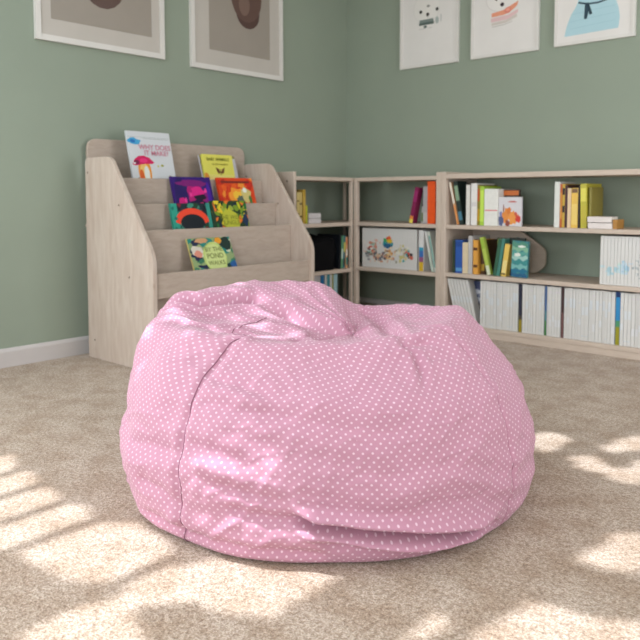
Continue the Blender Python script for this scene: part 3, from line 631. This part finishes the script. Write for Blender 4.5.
face_book(-2.045, -1.760, .90, .333, .232, .155, 1.222, (206, 208, 212), 'white picture book with a red mushroom house on the top tier', p1, [('WHY DOES', .040, .60, .69, R1, 1.02), ('IT MAKE?', .040, .62, .59, R1, 1.0)])
def p2b(pc):
    pc.rect(0, 1, 0, 1, (150, 140, 90)); pc.rect(.80, 1, 0, .93, (206, 204, 212)); random_blobs(pc, 14, ((120, 110, 60), (170, 160, 100)), 4, (.02, .05)); pc.rect(.84, 1, 0, .93, (206, 204, 212))
face_book(-1.505, -1.225, .90, .225, .170, .105, 1.112, (206, 204, 212), 'white-edged olive book tucked behind the yellow butterfly book', p2b)
def p2(pc):
    pc.rect(0, 1, 0, 1, (220, 214, 96)); pc.rect(0, 1, 0, .45, (226, 214, 120)); pc.ell(.06, .3, .1, .2, (214, 140, 50)); pc.ell(.5, .3, .4, .1, (232, 210, 130))
    b = (110, 70, 40); pc.add([(.53, .50), (.50, .60), (.40, .66), (.42, .54), (.46, .47)], b); pc.add([(.55, .50), (.59, .60), (.69, .65), (.66, .53), (.61, .47)], b); pc.rect(.53, .555, .44, .60, (80, 50, 40)); pc.ell(.5, .25, .05, .12, (190, 130, 60), 0, None, .6)
face_book(-1.535, -1.298, .895, .228, .218, .166, 1.118, (220, 214, 96), 'yellow book with a brown butterfly on the top tier', p2, [('BABY ANIMALS', .026, .5, .83, (120, 120, 40), 1.0), ('on the meadow', .020, .55, .71, (150, 140, 50), 1.0)])
def p3(pc):
    pc.rect(0, 1, 0, 1, (50, 16, 110)); r = random.Random(4)
    pc.ell(.2, .6, .16, .4, (34, 14, 90)); pc.ell(.55, .6, .2, .28, (176, 20, 110), .2, r); pc.ell(.5, .86, .4, .07, (120, 20, 110), .2, r); pc.ell(.18, .42, .09, .14, (206, 20, 120), .2, r); pc.ell(.85, .4, .1, .3, (130, 20, 120), .2, r)
    pc.ell(.62, .66, .19, .12, (216, 30, 130), .2, r); pc.ell(.66, .56, .17, .07, (26, 8, 40), .2, r); pc.ell(.6, .42, .22, .1, (30, 10, 60), .2, r); pc.ell(.68, .38, .06, .09, (210, 30, 110), .2, r); pc.ell(.9, .6, .05, .3, (70, 20, 150))
    for q in ((.28, .5), (.42, .62), (.82, .7)): pc.ell(*q, .03, .05, (230, 60, 150), .3, r)
face_book(-1.862, -1.585, .71, .275, .380, .300, .978, (60, 20, 120), 'purple and magenta picture book on the second tier', p3, None, .014)
def p4(pc):
    pc.rect(0, 1, 0, 1, (214, 66, 24)); r = random.Random(8); random_blobs(pc, 40, ((226, 90, 30), (200, 40, 24), (236, 140, 50), (180, 40, 20)), 6, (.04, .1)); pc.rect(.1, .9, .88, .93, (120, 40, 30)); pc.ell(.5, .58, .25, .2, (240, 150, 50), .2, r)
    pc.ell(.74, .62, .15, .17, (206, 190, 120), .2, r); pc.ell(.72, .72, .06, .05, (230, 230, 220), .2, r); pc.ell(.5, .6, .14, .1, (240, 190, 60), .2, r); pc.ell(.56, .5, .1, .1, (90, 100, 90), .2, r); pc.ell(.85, .5, .05, .1, (80, 120, 60), .2, r)
face_book(-1.535, -1.258, .71, .275, .380, .300, .978, (214, 66, 24), 'orange-red picture book on the second tier', p4, None, .014)
def p5(pc):
    pc.rect(0, 1, 0, 1, (24, 40, 50)); random_blobs(pc, 70, ((20, 60, 60), (14, 24, 36), (30, 90, 84), (60, 130, 110), (120, 30, 50), (24, 60, 40)), 9, (.03, .08)); r = random.Random(4)
    pc.rect(0, .16, 0, 1, (44, 150, 130)); pc.rect(.9, 1, 0, 1, (50, 140, 126)); pc.ell(.5, .62, .30, .20, (16, 24, 34))
    arc = [(.5 + .42 * math.cos(a), .62 + .28 * math.sin(a)) for a in [PI * q / 16 for q in range(17)]] + [(.5 + .31 * math.cos(a), .58 + .20 * math.sin(a)) for a in [PI * q / 16 for q in range(16, -1, -1)]]
    pc.add(arc, (232, 70, 44))
    for q in ((.36, .30, .06, .13, (222, 60, 80)), (.40, .16, .08, .08, (232, 90, 110)), (.2, .26, .06, .06, (226, 80, 90)), (.74, .27, .05, .06, (236, 110, 130)), (.55, .36, .1, .1, (30, 60, 80))): pc.ell(*q, .25, r)
    for q in ((.05, .9), (.1, .7), (.07, .5)): pc.ell(*q, .04, .04, (20, 110, 96), .3, r)
face_book(-1.972, -1.705, .56, .275, .510, .440, .830, (44, 150, 130), 'teal picture book with a red arched title on the third tier', p5)
def p6(pc):
    pc.rect(0, 1, 0, 1, (36, 60, 34)); random_blobs(pc, 110, ((196, 196, 40), (226, 200, 50), (120, 150, 40), (40, 110, 50), (24, 40, 60), (230, 120, 40), (150, 170, 60)), 12, (.03, .08)); r = random.Random(4)
    pc.ell(.5, .60, .24, .22, (190, 190, 60), .12, r); pc.ell(.28, .16, .12, .14, (240, 190, 30), .2, r); pc.ell(.7, .25, .1, .07, (236, 120, 50), .2, r); pc.ell(.92, .6, .07, .14, (30, 50, 80), .2, r); pc.ell(.03, .5, .06, .5, (30, 60, 40))
face_book(-1.700, -1.436, .56, .287, .510, .440, .845, (50, 70, 40), 'green and yellow jungle picture book on the third tier', p6, [('THE WILD\nJUNGLE', .036, .5, .62, (120, 130, 40), 1.0)])
def p7(pc):
    pc.rect(0, 1, 0, 1, (140, 160, 110)); random_blobs(pc, 90, ((24, 60, 60), (60, 120, 90), (200, 206, 180), (120, 150, 80), (30, 40, 70), (160, 170, 120), (40, 130, 120)), 15, (.03, .09)); r = random.Random(4)
    pc.ell(.17, .68, .14, .14, (210, 204, 190), .2, r); pc.ell(.17, .62, .09, .08, (214, 140, 120), .2, r); pc.ell(.3, .93, .15, .06, (200, 150, 110), .2, r); pc.ell(.7, .92, .08, .08, (226, 150, 40), .2, r); pc.ell(.88, .84, .12, .15, (28, 50, 44), .2, r); pc.ell(.93, .3, .08, .12, (40, 90, 150), .2, r); pc.ell(.84, .14, .06, .1, (230, 160, 50), .2, r); pc.ell(.22, .12, .2, .14, (24, 40, 34), .3, r)
    pc.ell(.54, .52, .27, .36, (190, 206, 120), .05, r); pc.ell(.54, .52, .24, .32, (200, 212, 140), .03, r)
face_book(-1.958, -1.668, .425, .235, .655, .565, .642, (206, 190, 120), 'pale green nature picture book with a leafy border on the lowest tier', p7, [('BY THE', .036, .54, .66, (120, 130, 70), 1.0), ('POND', .04, .54, .50, (120, 130, 70), 1.0), ('WALKS', .034, .54, .34, (120, 130, 70), 1.0)])

# ------------------------------------------------------------------ beanbag
def pinterp(tab, a):            # periodic smooth interpolation over degrees
    a %= 360.0; n=len(tab)
    for i in range(n):
        a0=tab[i][0]; a1=tab[(i+1)%n][0]+(360 if i==n-1 else 0)
        x=a if a>=a0 else a+360
        if a0<=x<=a1:
            t=(x-a0)/(a1-a0); t=t*t*(3-2*t)
            return [p*(1-t)+q*t for p,q in zip(tab[i][1:],tab[(i+1)%n][1:])]
def crom(P, s):
    n=len(P)-1; x=min(max(s,0),.99999)*n; i=int(x); t=x-i
    p0=P[max(i-1,0)];p1=P[i];p2=P[i+1];p3=P[min(i+2,n)]
    return [.5*((2*b)+(-a+c)*t+(2*a-5*b+4*c-d)*t*t+(-a+3*b-3*c+d)*t**3) for a,b,c,d in zip(p0,p1,p2,p3)]
# degrees (0 = bag's right, 90 = away, 270 = towards the camera): belly radius, rim radius, rim height
BAG_TAB=[(0,.60,.395,.535),(40,.57,.40,.50),(70,.55,.38,.485),(100,.55,.37,.565),(135,.575,.45,.57),(158,.60,.53,.545),(180,.61,.515,.515),
(205,.60,.47,.50),(235,.56,.385,.49),(270,.528,.34,.485),(300,.545,.355,.49),(330,.58,.40,.52)]
BAG_C=(.07,.05,.435)
def bag_point(th, s):
    b,rr,rz=pinterp(BAG_TAB, math.degrees(th))
    c,sn=math.cos(th),math.sin(th)
    def pt(r,z): return (r*c,r*sn,z)
    cx,cy,cz=BAG_C
    def inn(k,z):  # from rim towards the sunken middle
        return (rr*c*(1-k)+cx*k, rr*sn*(1-k)+cy*k, z)
    fr=max(0,-sn)
    P=[(0,0,0),pt(b*.5,0),pt(b*(.84+.07*fr),.0),pt(b*(.945+.04*fr),.05),pt(b,.16),pt(b*.965,.27),pt(b*.68+rr*.32,.37),pt(rr+.03,rz-.045),pt(rr-.03,rz),inn(.3,rz-.02),inn(.62,rz*.5+cz*.5-.01),(cx,cy,cz)]
    return crom(P,s)

CREASE = {
'seam': [(-0.373, -0.386, 0.011), (-0.375, -0.416, 0.084), (-0.378, -0.42, 0.148), (-0.381, -0.409, 0.22), (-0.37, -0.397, 0.289), (-0.346, -0.384, 0.362), (-0.319, -0.343, 0.416), (-0.287, -0.307, 0.456), (-0.249, -0.296, 0.479), (-0.242, -0.26, 0.492), (-0.217, -0.236, 0.486), (-0.209, 0.039, 0.475), (-0.174, 0.106, 0.486)] ,
'seam2': [(0.372, -0.215, 0.476), (0.39, -0.263, 0.431), (0.407, -0.307, 0.38), (0.425, -0.332, 0.321)] ,
'deep': [(-0.112, -0.525, 0.127), (-0.055, -0.528, 0.11), (0.009, -0.528, 0.099), (0.083, -0.524, 0.089), (0.156, -0.512, 0.079), (0.253, -0.475, 0.064), (0.347, -0.414, 0.048), (0.423, -0.355, 0.045)] ,
'low1': [(-0.279, -0.484, 0.138), (-0.197, -0.513, 0.127), (-0.102, -0.526, 0.116), (-0.009, -0.525, 0.074), (0.155, -0.506, 0.048)] ,
'lip': [(-0.526, -0.245, 0.056), (-0.437, -0.354, 0.045), (-0.366, -0.407, 0.038), (-0.271, -0.47, 0.035), (-0.128, -0.512, 0.035), (0.036, -0.516, 0.029)] ,
'l1': [(-0.547, -0.232, 0.21), (-0.459, -0.346, 0.23), (-0.372, -0.413, 0.23)] ,
'l2': [(-0.365, -0.406, 0.27), (-0.279, -0.465, 0.26), (-0.175, -0.507, 0.23)] ,
'l3': [(-0.359, -0.428, 0.204), (-0.242, -0.497, 0.184), (-0.102, -0.526, 0.153)] ,
'l4': [(-0.354, -0.379, 0.362), (-0.223, -0.457, 0.354), (-0.077, -0.483, 0.345)] ,
'l5': [(-0.51, -0.307, 0.143), (-0.428, -0.385, 0.132), (-0.377, -0.419, 0.11)] ,
'l6': [(-0.317, -0.352, 0.409), (-0.224, -0.404, 0.408), (-0.13, -0.455, 0.382)] ,
'r1': [(0.209, -0.3, 0.467), (0.221, -0.341, 0.432), (0.223, -0.402, 0.394)] ,
'r2': [(0.171, -0.3, 0.48), (0.199, -0.308, 0.463), (0.219, -0.364, 0.418)] ,
'r3': [(0.167, -0.1, 0.468), (0.189, -0.294, 0.479), (0.281, -0.264, 0.489)] ,
'flapedge': [(-0.176, 0.193, 0.527), (-0.095, 0.15, 0.495), (-0.016, 0.095, 0.462), (0.06, 0.06, 0.44)] ,
'flaptop': [(-0.147, 0.252, 0.544), (-0.047, 0.219, 0.519), (0.048, 0.163, 0.474), (0.085, 0.082, 0.44)] ,
'vall': [(-0.526, 0.111, 0.512), (-0.405, 0.111, 0.529), (-0.285, 0.174, 0.524), (-0.221, 0.197, 0.532)] ,
'cor': [(-0.518, -0.01, 0.503), (-0.402, -0.082, 0.504), (-0.273, -0.091, 0.479), (-0.194, -0.113, 0.469)] ,
'cor2': [(-0.218, 0.057, 0.48), (-0.091, -0.016, 0.454), (-0.006, -0.315, 0.484)] ,
'deep2': [(0.106, 0.31, 0.483), (0.16, 0.163, 0.461), (0.166, -0.252, 0.488)] ,

}
def fabric():
    m = bpy.data.materials.new('pink_dotted_cotton'); m.use_nodes = True; nt = m.node_tree; b = nt.nodes['Principled BSDF']
    b.inputs['Roughness'].default_value = 0.85; b.inputs['Specular IOR Level'].default_value = 0.15; b.inputs['Sheen Weight'].default_value = 0.15
    uv = nt.nodes.new('ShaderNodeUVMap'); uv.uv_map = 'UVMap'
    def vm(op, a, bb=None):
        n = nt.nodes.new('ShaderNodeVectorMath'); n.operation = op
        for i, q in enumerate((a, bb)):
            if q is None: continue
            if isinstance(q, tuple): n.inputs[i].default_value = q
            else: nt.links.new(q, n.inputs[i])
        return n
    P_ = 0.0218                                               # dot lattice, metres
    sc = vm('MULTIPLY', uv.outputs[0], (1 / P_, 1 / P_, 0)).outputs[0]; outs = []
    for off in ((0, 0, 0), (.5, .5, 0)):
        f = vm('FRACTION', vm('ADD', sc, off).outputs[0]); d = vm('LENGTH', vm('SUBTRACT', f.outputs[0], (.5, .5, 0)).outputs[0])
        s = nt.nodes.new('ShaderNodeMapRange'); s.interpolation_type = 'SMOOTHSTEP'; s.inputs['From Min'].default_value = .165; s.inputs['From Max'].default_value = .085
        nt.links.new(d.outputs['Value'], s.inputs['Value']); outs.append(s.outputs[0])
    mx = nt.nodes.new('ShaderNodeMath'); mx.operation = 'MAXIMUM'; nt.links.new(outs[0], mx.inputs[0]); nt.links.new(outs[1], mx.inputs[1])
    tc = nt.nodes.new('ShaderNodeTexCoord'); n1 = nt.nodes.new('ShaderNodeTexNoise'); n1.inputs['Scale'].default_value = 16; n1.inputs['Detail'].default_value = 5; nt.links.new(tc.outputs['Object'], n1.inputs['Vector'])
    cm = nt.nodes.new('ShaderNodeMix'); cm.data_type = 'RGBA'; cm.inputs[6].default_value = (*lin((187, 136, 156)), 1); cm.inputs[7].default_value = (*lin((220, 190, 205)), 1)
    nt.links.new(mx.outputs[0], cm.inputs[0]); nt.links.new(cm.outputs[2], b.inputs['Base Color'])
    n2 = nt.nodes.new('ShaderNodeTexNoise'); n2.inputs['Scale'].default_value = 700; nt.links.new(tc.outputs['Object'], n2.inputs['Vector'])
    b1 = nt.nodes.new('ShaderNodeBump'); b1.inputs['Strength'].default_value = .35; b1.inputs['Distance'].default_value = .012; nt.links.new(n1.outputs['Fac'], b1.inputs['Height'])
    b2 = nt.nodes.new('ShaderNodeBump'); b2.inputs['Strength'].default_value = .25; b2.inputs['Distance'].default_value = .0006; nt.links.new(n2.outputs['Fac'], b2.inputs['Height']); nt.links.new(b1.outputs[0], b2.inputs['Normal'])
    nt.links.new(b2.outputs[0], b.inputs['Normal']); return m
SEAMS = [20, 70, 122, 175, 228, 276, 323]
def ss(a, b, x): t = np.clip((x - a) / (b - a), 0, 1); return t * t * (3 - 2 * t)
def poly_d(P, line):
    """distance of points P to a 3-D polyline, the signed side in plan, and the 0..1 position along it"""
    best = np.full(len(P), 9.0); side = np.zeros(len(P)); pos = np.zeros(len(P)); L = np.array(line, float); n = len(L) - 1
    for i in range(n):
        a, b = L[i], L[i + 1]; d = b - a; t = np.clip(((P - a) @ d) / (d @ d), 0, 1); q = P - (a + t[:, None] * d); r = np.sqrt((q * q).sum(1)); m = r < best
        best[m] = r[m]; side[m] = np.sign(d[0] * q[m, 1] - d[1] * q[m, 0]); pos[m] = (i + t[m]) / n
    return best, side, pos
def beanbag():
    N, M = 480, 300
    root = empty('beanbag', (2.23, -2.70, 0), -(-0.739874)); root.rotation_euler = (0, 0, 0.739874)
    tag(root, 'large pink beanbag with small white dots slumped on the carpet', 'beanbag')
    P = np.zeros((M * N + 1, 3)); TH_ = np.zeros(M * N); S_ = np.zeros(M * N)
    for j in range(M):
        s = .06 + .938 * (j / (M - 1))
        for i in range(N):
            th = 2 * PI * i / N; P[j * N + i] = bag_point(th, s); TH_[j * N + i] = th; S_[j * N + i] = s
    Q = P[:M * N]; G_ = Q.reshape(M, N, 3)
    # arc length for the cloth pattern, before folding
    arc = np.zeros((M, N)); arc[1:] = np.cumsum(np.sqrt(((G_[1:] - G_[:-1]) ** 2).sum(2)), 0)
    rho = np.hypot(G_[..., 0], G_[..., 1])
    def normals(G_):
        du = np.roll(G_, -1, 1) - np.roll(G_, 1, 1); dv = np.gradient(G_, axis=0); n = np.cross(du, dv); return n / (np.linalg.norm(n, axis=2, keepdims=True) + 1e-9)
    nr = normals(G_).reshape(-1, 3); B = Q.copy(); D = np.zeros(len(Q)); deg = np.degrees(TH_)
    # seam grooves with gathered cloth beside them
    for sdeg in SEAMS:
        dd = (deg - sdeg + 180) % 360 - 180; dist = np.abs(np.radians(dd)) * np.maximum(rho.reshape(-1), .05)
        q_ = {228: 1.0, 276: 0.0}.get(sdeg, .45)
        D -= q_ * .006 * np.exp(-(dist / .008) ** 2) * ss(.08, .2, S_)
        D += q_ * .0035 * np.exp(-((dist - .022) / .016) ** 2)
    def crease(name, A, wd, ridge=.6, side=0):
        nonlocal D
        for key in name.split():
            d, sg, pos = poly_d(B, CREASE[key]); fade = ss(0, .18, pos) * ss(1, .82, pos)
            D -= A * fade * np.exp(-(d / wd) ** 2) - A * ridge * fade * np.exp(-((d - 2.2 * wd) / (1.3 * wd)) ** 2) * (1 if side == 0 else (sg == side))
    crease('deep', .044, .010, .7); crease('low1', .010, .014); crease('lip', .008, .014, .8)
    crease('l1 l2 l3 l4 l5 l6', .007, .016, .7); crease('r1 r2', .006, .010, .7); crease('r3', .009, .014, .8); crease('deep2', .016, .02, .6)
    crease('vall', .030, .022, .5); crease('cor', -.009, .016, .3); crease('cor2', -.012, .022, .2)
    # folds
    D2 = np.zeros(len(Q))
    for i in range(len(Q)):
        x, y, z = B[i]; th = TH_[i]; s = S_[i]; c_, s_ = math.cos(th), math.sin(th)
        lo = noise.noise(Vector((x * 4.2, y * 4.2, z * 4.2 + 3))) * .014
        fold = noise.noise(Vector((c_ * 1.7 + 5, s_ * 1.7, z * 22 + 1.4 * noise.noise(Vector((x * 3, y * 3, 7))) + x * 3))) * .0085 * (1 - min(1, max(0, (s - .60) / .12)))
        diag = noise.noise(Vector((x * 7 + z * 9, y * 7, z * 9 - x * 8))) * .006
        k_ = min(1, max(0, (s - .62) / .1)); rib = noise.noise(Vector((c_ * 11, s_ * 11, s * 3))) * .006 * k_ * (.4 + .6 * max(0, s_))
        rg = (1 - min(1, abs(noise.noise(Vector((x * 5 + 3, y * 5 + z * 3, z * 8 - x * 4)))) * 5)) ** 2 * .0028 + (1 - min(1, abs(noise.noise(Vector((x * 11 - z * 6, y * 11, z * 15)))) * 4)) ** 2 * .0022
        fine = rg + noise.noise(Vector((x * 26, y * 26, z * 40))) * .0022 + noise.noise(Vector((x * 60, y * 60, z * 60))) * .0008
        D2[i] = lo + fold + diag + rib + fine
    low = ss(.0, .05, B[:, 2])                                   # the cloth that lies on the floor stays flat
    # loose flap folded over the sunken middle
    d, sg, pos = poly_d(B, CREASE['flapedge']); top = ss(.62, .72, S_) * ss(-.02, .2, pos) * ss(1.02, .85, pos)
    flap = np.where(sg > 0, np.exp(-(d / .085) ** 2), np.exp(-(d / .018) ** 2)) * .019 * top
    flap -= np.where(sg < 0, np.exp(-((d - .035) / .03) ** 2), 0) * .016 * top
    Q2 = B + nr * ((D + D2) * np.maximum(low, .15))[:, None]; Q2[:, 2] += flap
    Q2[:, 2] = np.maximum(Q2[:, 2], .0006)
    F3 = Q2.reshape(M, N, 3); st = np.sqrt(((F3[1:] - F3[:-1]) ** 2).sum(2)); kb = np.exp(-np.linspace(-2, 2, 41) ** 2); kb /= kb.sum()
    st = sum(w_ * np.roll(st, q - 20, 1) for q, w_ in enumerate(kb)); st0 = np.sqrt(((G_[1:] - G_[:-1]) ** 2).sum(2)); arc[1:] = np.cumsum(.35 * st + .65 * st0 * st.mean() / st0.mean(), 0)
    P[:M * N] = Q2; P[-1] = (BAG_C[0], BAG_C[1], Q2.reshape(M, N, 3)[-1, :, 2].mean())
    faces = []; uvs = []; NS = len(SEAMS)
    # each cloth panel is laid flat around its own middle line; panels agree along the belly
    jb = int(np.argmax(rho[:, 0])); T = arc[-1]; kc = np.exp(-np.linspace(-2, 2, 31) ** 2); kc /= kc.sum()
    da = np.gradient(arc.mean(1)); dr = np.gradient(rho, axis=0) / da[:, None]
    pad = np.pad(dr, ((15, 15), (0, 0)), mode='edge'); sg_ = -sum(w_ * pad[q:q + M] for q, w_ in enumerate(kc)); sg_ = np.where(np.abs(sg_) < .02, .02, sg_)
    segs = []; off = {}; acc = 0.0
    for k_ in range(NS):
        s0 = SEAMS[k_]; s1 = SEAMS[(k_ + 1) % NS] + (360 if k_ == NS - 1 else 0); mid = (s0 + s1) / 2; rb = .59; hw = math.radians((s1 - s0) / 2) * rb
        off[k_] = (acc + hw, mid); acc += 2 * hw
    for i in range(N):
        a = 360.0 * (i + .5) / N; k_ = max([q for q in range(NS) if SEAMS[q] <= a], default=NS - 1); segs.append(k_)
    J0 = int((.745 - .06) / .938 * (M - 1))                     # beyond the rim the top piece of cloth is one flat cut
    top_ = [False]
    def uvof(j, i, gi):
        if top_[0]:
            i_ = i % N; q = F3[j, i_]; ps = math.atan2(q[1] - BAG_C[1], q[0] - BAG_C[0]); r = float(T[i_] - arc[j, i_]); return (r * math.cos(ps), r * math.sin(ps))
        k_ = segs[gi]; o_, mid = off[k_]; dd = math.radians((360.0 * i / N - mid + 180) % 360 - 180); sg = float(sg_[j, i % N]); rr_ = float(rho[j, i % N])
        L_ = rr_ / sg; return (o_ + L_ * math.sin(sg * dd), float(arc[j, i % N]) + L_ * (1 - math.cos(sg * dd)))
    for j in range(M - 1):
        top_[0] = j >= J0
        for i in range(N):
            i2 = (i + 1) % N; faces.append((j * N + i, j * N + i2, (j + 1) * N + i2, (j + 1) * N + i))
            uvs += [uvof(j, i, i), uvof(j, i + 1, i), uvof(j + 1, i + 1, i), uvof(j + 1, i, i)]
    for i in range(N):
        faces.append(((M - 1) * N + i, (M - 1) * N + (i + 1) % N, M * N)); uvs += [uvof(M - 1, i, i), uvof(M - 1, i + 1, i), (0.0, 0.0)]
    faces.append(tuple(range(N - 1, -1, -1))); uvs += [(P[q][0], P[q][1]) for q in range(N - 1, -1, -1)]
    me = bpy.data.meshes.new('fabric_cover'); me.from_pydata(P.tolist(), [], faces); me.uv_layers.new(name='UVMap')
    me.uv_layers['UVMap'].data.foreach_set('uv', [v for q in uvs for v in q])
    for p in me.polygons: p.use_smooth = True
    me.materials.append(fabric()); me.update()
    o = bpy.data.objects.new('fabric_cover', me); C.objects.link(o); o.parent = root
    G2 = Q2.reshape(M, N, 3); sm = mat('seam_thread', (150, 104, 124), .9); sm2 = mat('pink_thread', (196, 140, 164), .9)
    for sdeg in SEAMS:
        if sdeg == 276: continue
        i = int(round(sdeg / 360 * N)) % N; bm = bmesh.new()
        wob = [int(round(1.2 * math.sin(j * .11) + .8 * math.sin(j * .31))) * 0 for j in range(M)]
        n2 = normals(G2)
        pts = []
        for j in range(12, int(M * (.885 if sdeg == 228 else .80)), 2):
            dg = sdeg
            if sdeg == 228: sv = .06 + .938 * j / (M - 1); dg = float(np.interp(sv, (0, .30, .36, .60, .65, .76, .80, .86, .90), (225, 228, 229.5, 227, 227, 228, 212, 186, 160)))
            fi = dg / 360 * N; ia = int(fi) % N; ib = (ia + 1) % N; fr = fi - int(fi)
            pts.append(tuple(G2[j, ia] * (1 - fr) + G2[j, ib] * fr + n2[j, ia] * .0006))
        tube(bm, pts, .0015 if sdeg == 228 else .0009, 5); link('seam', bm, sm if sdeg == 228 else sm2, root, smooth=True)
beanbag()
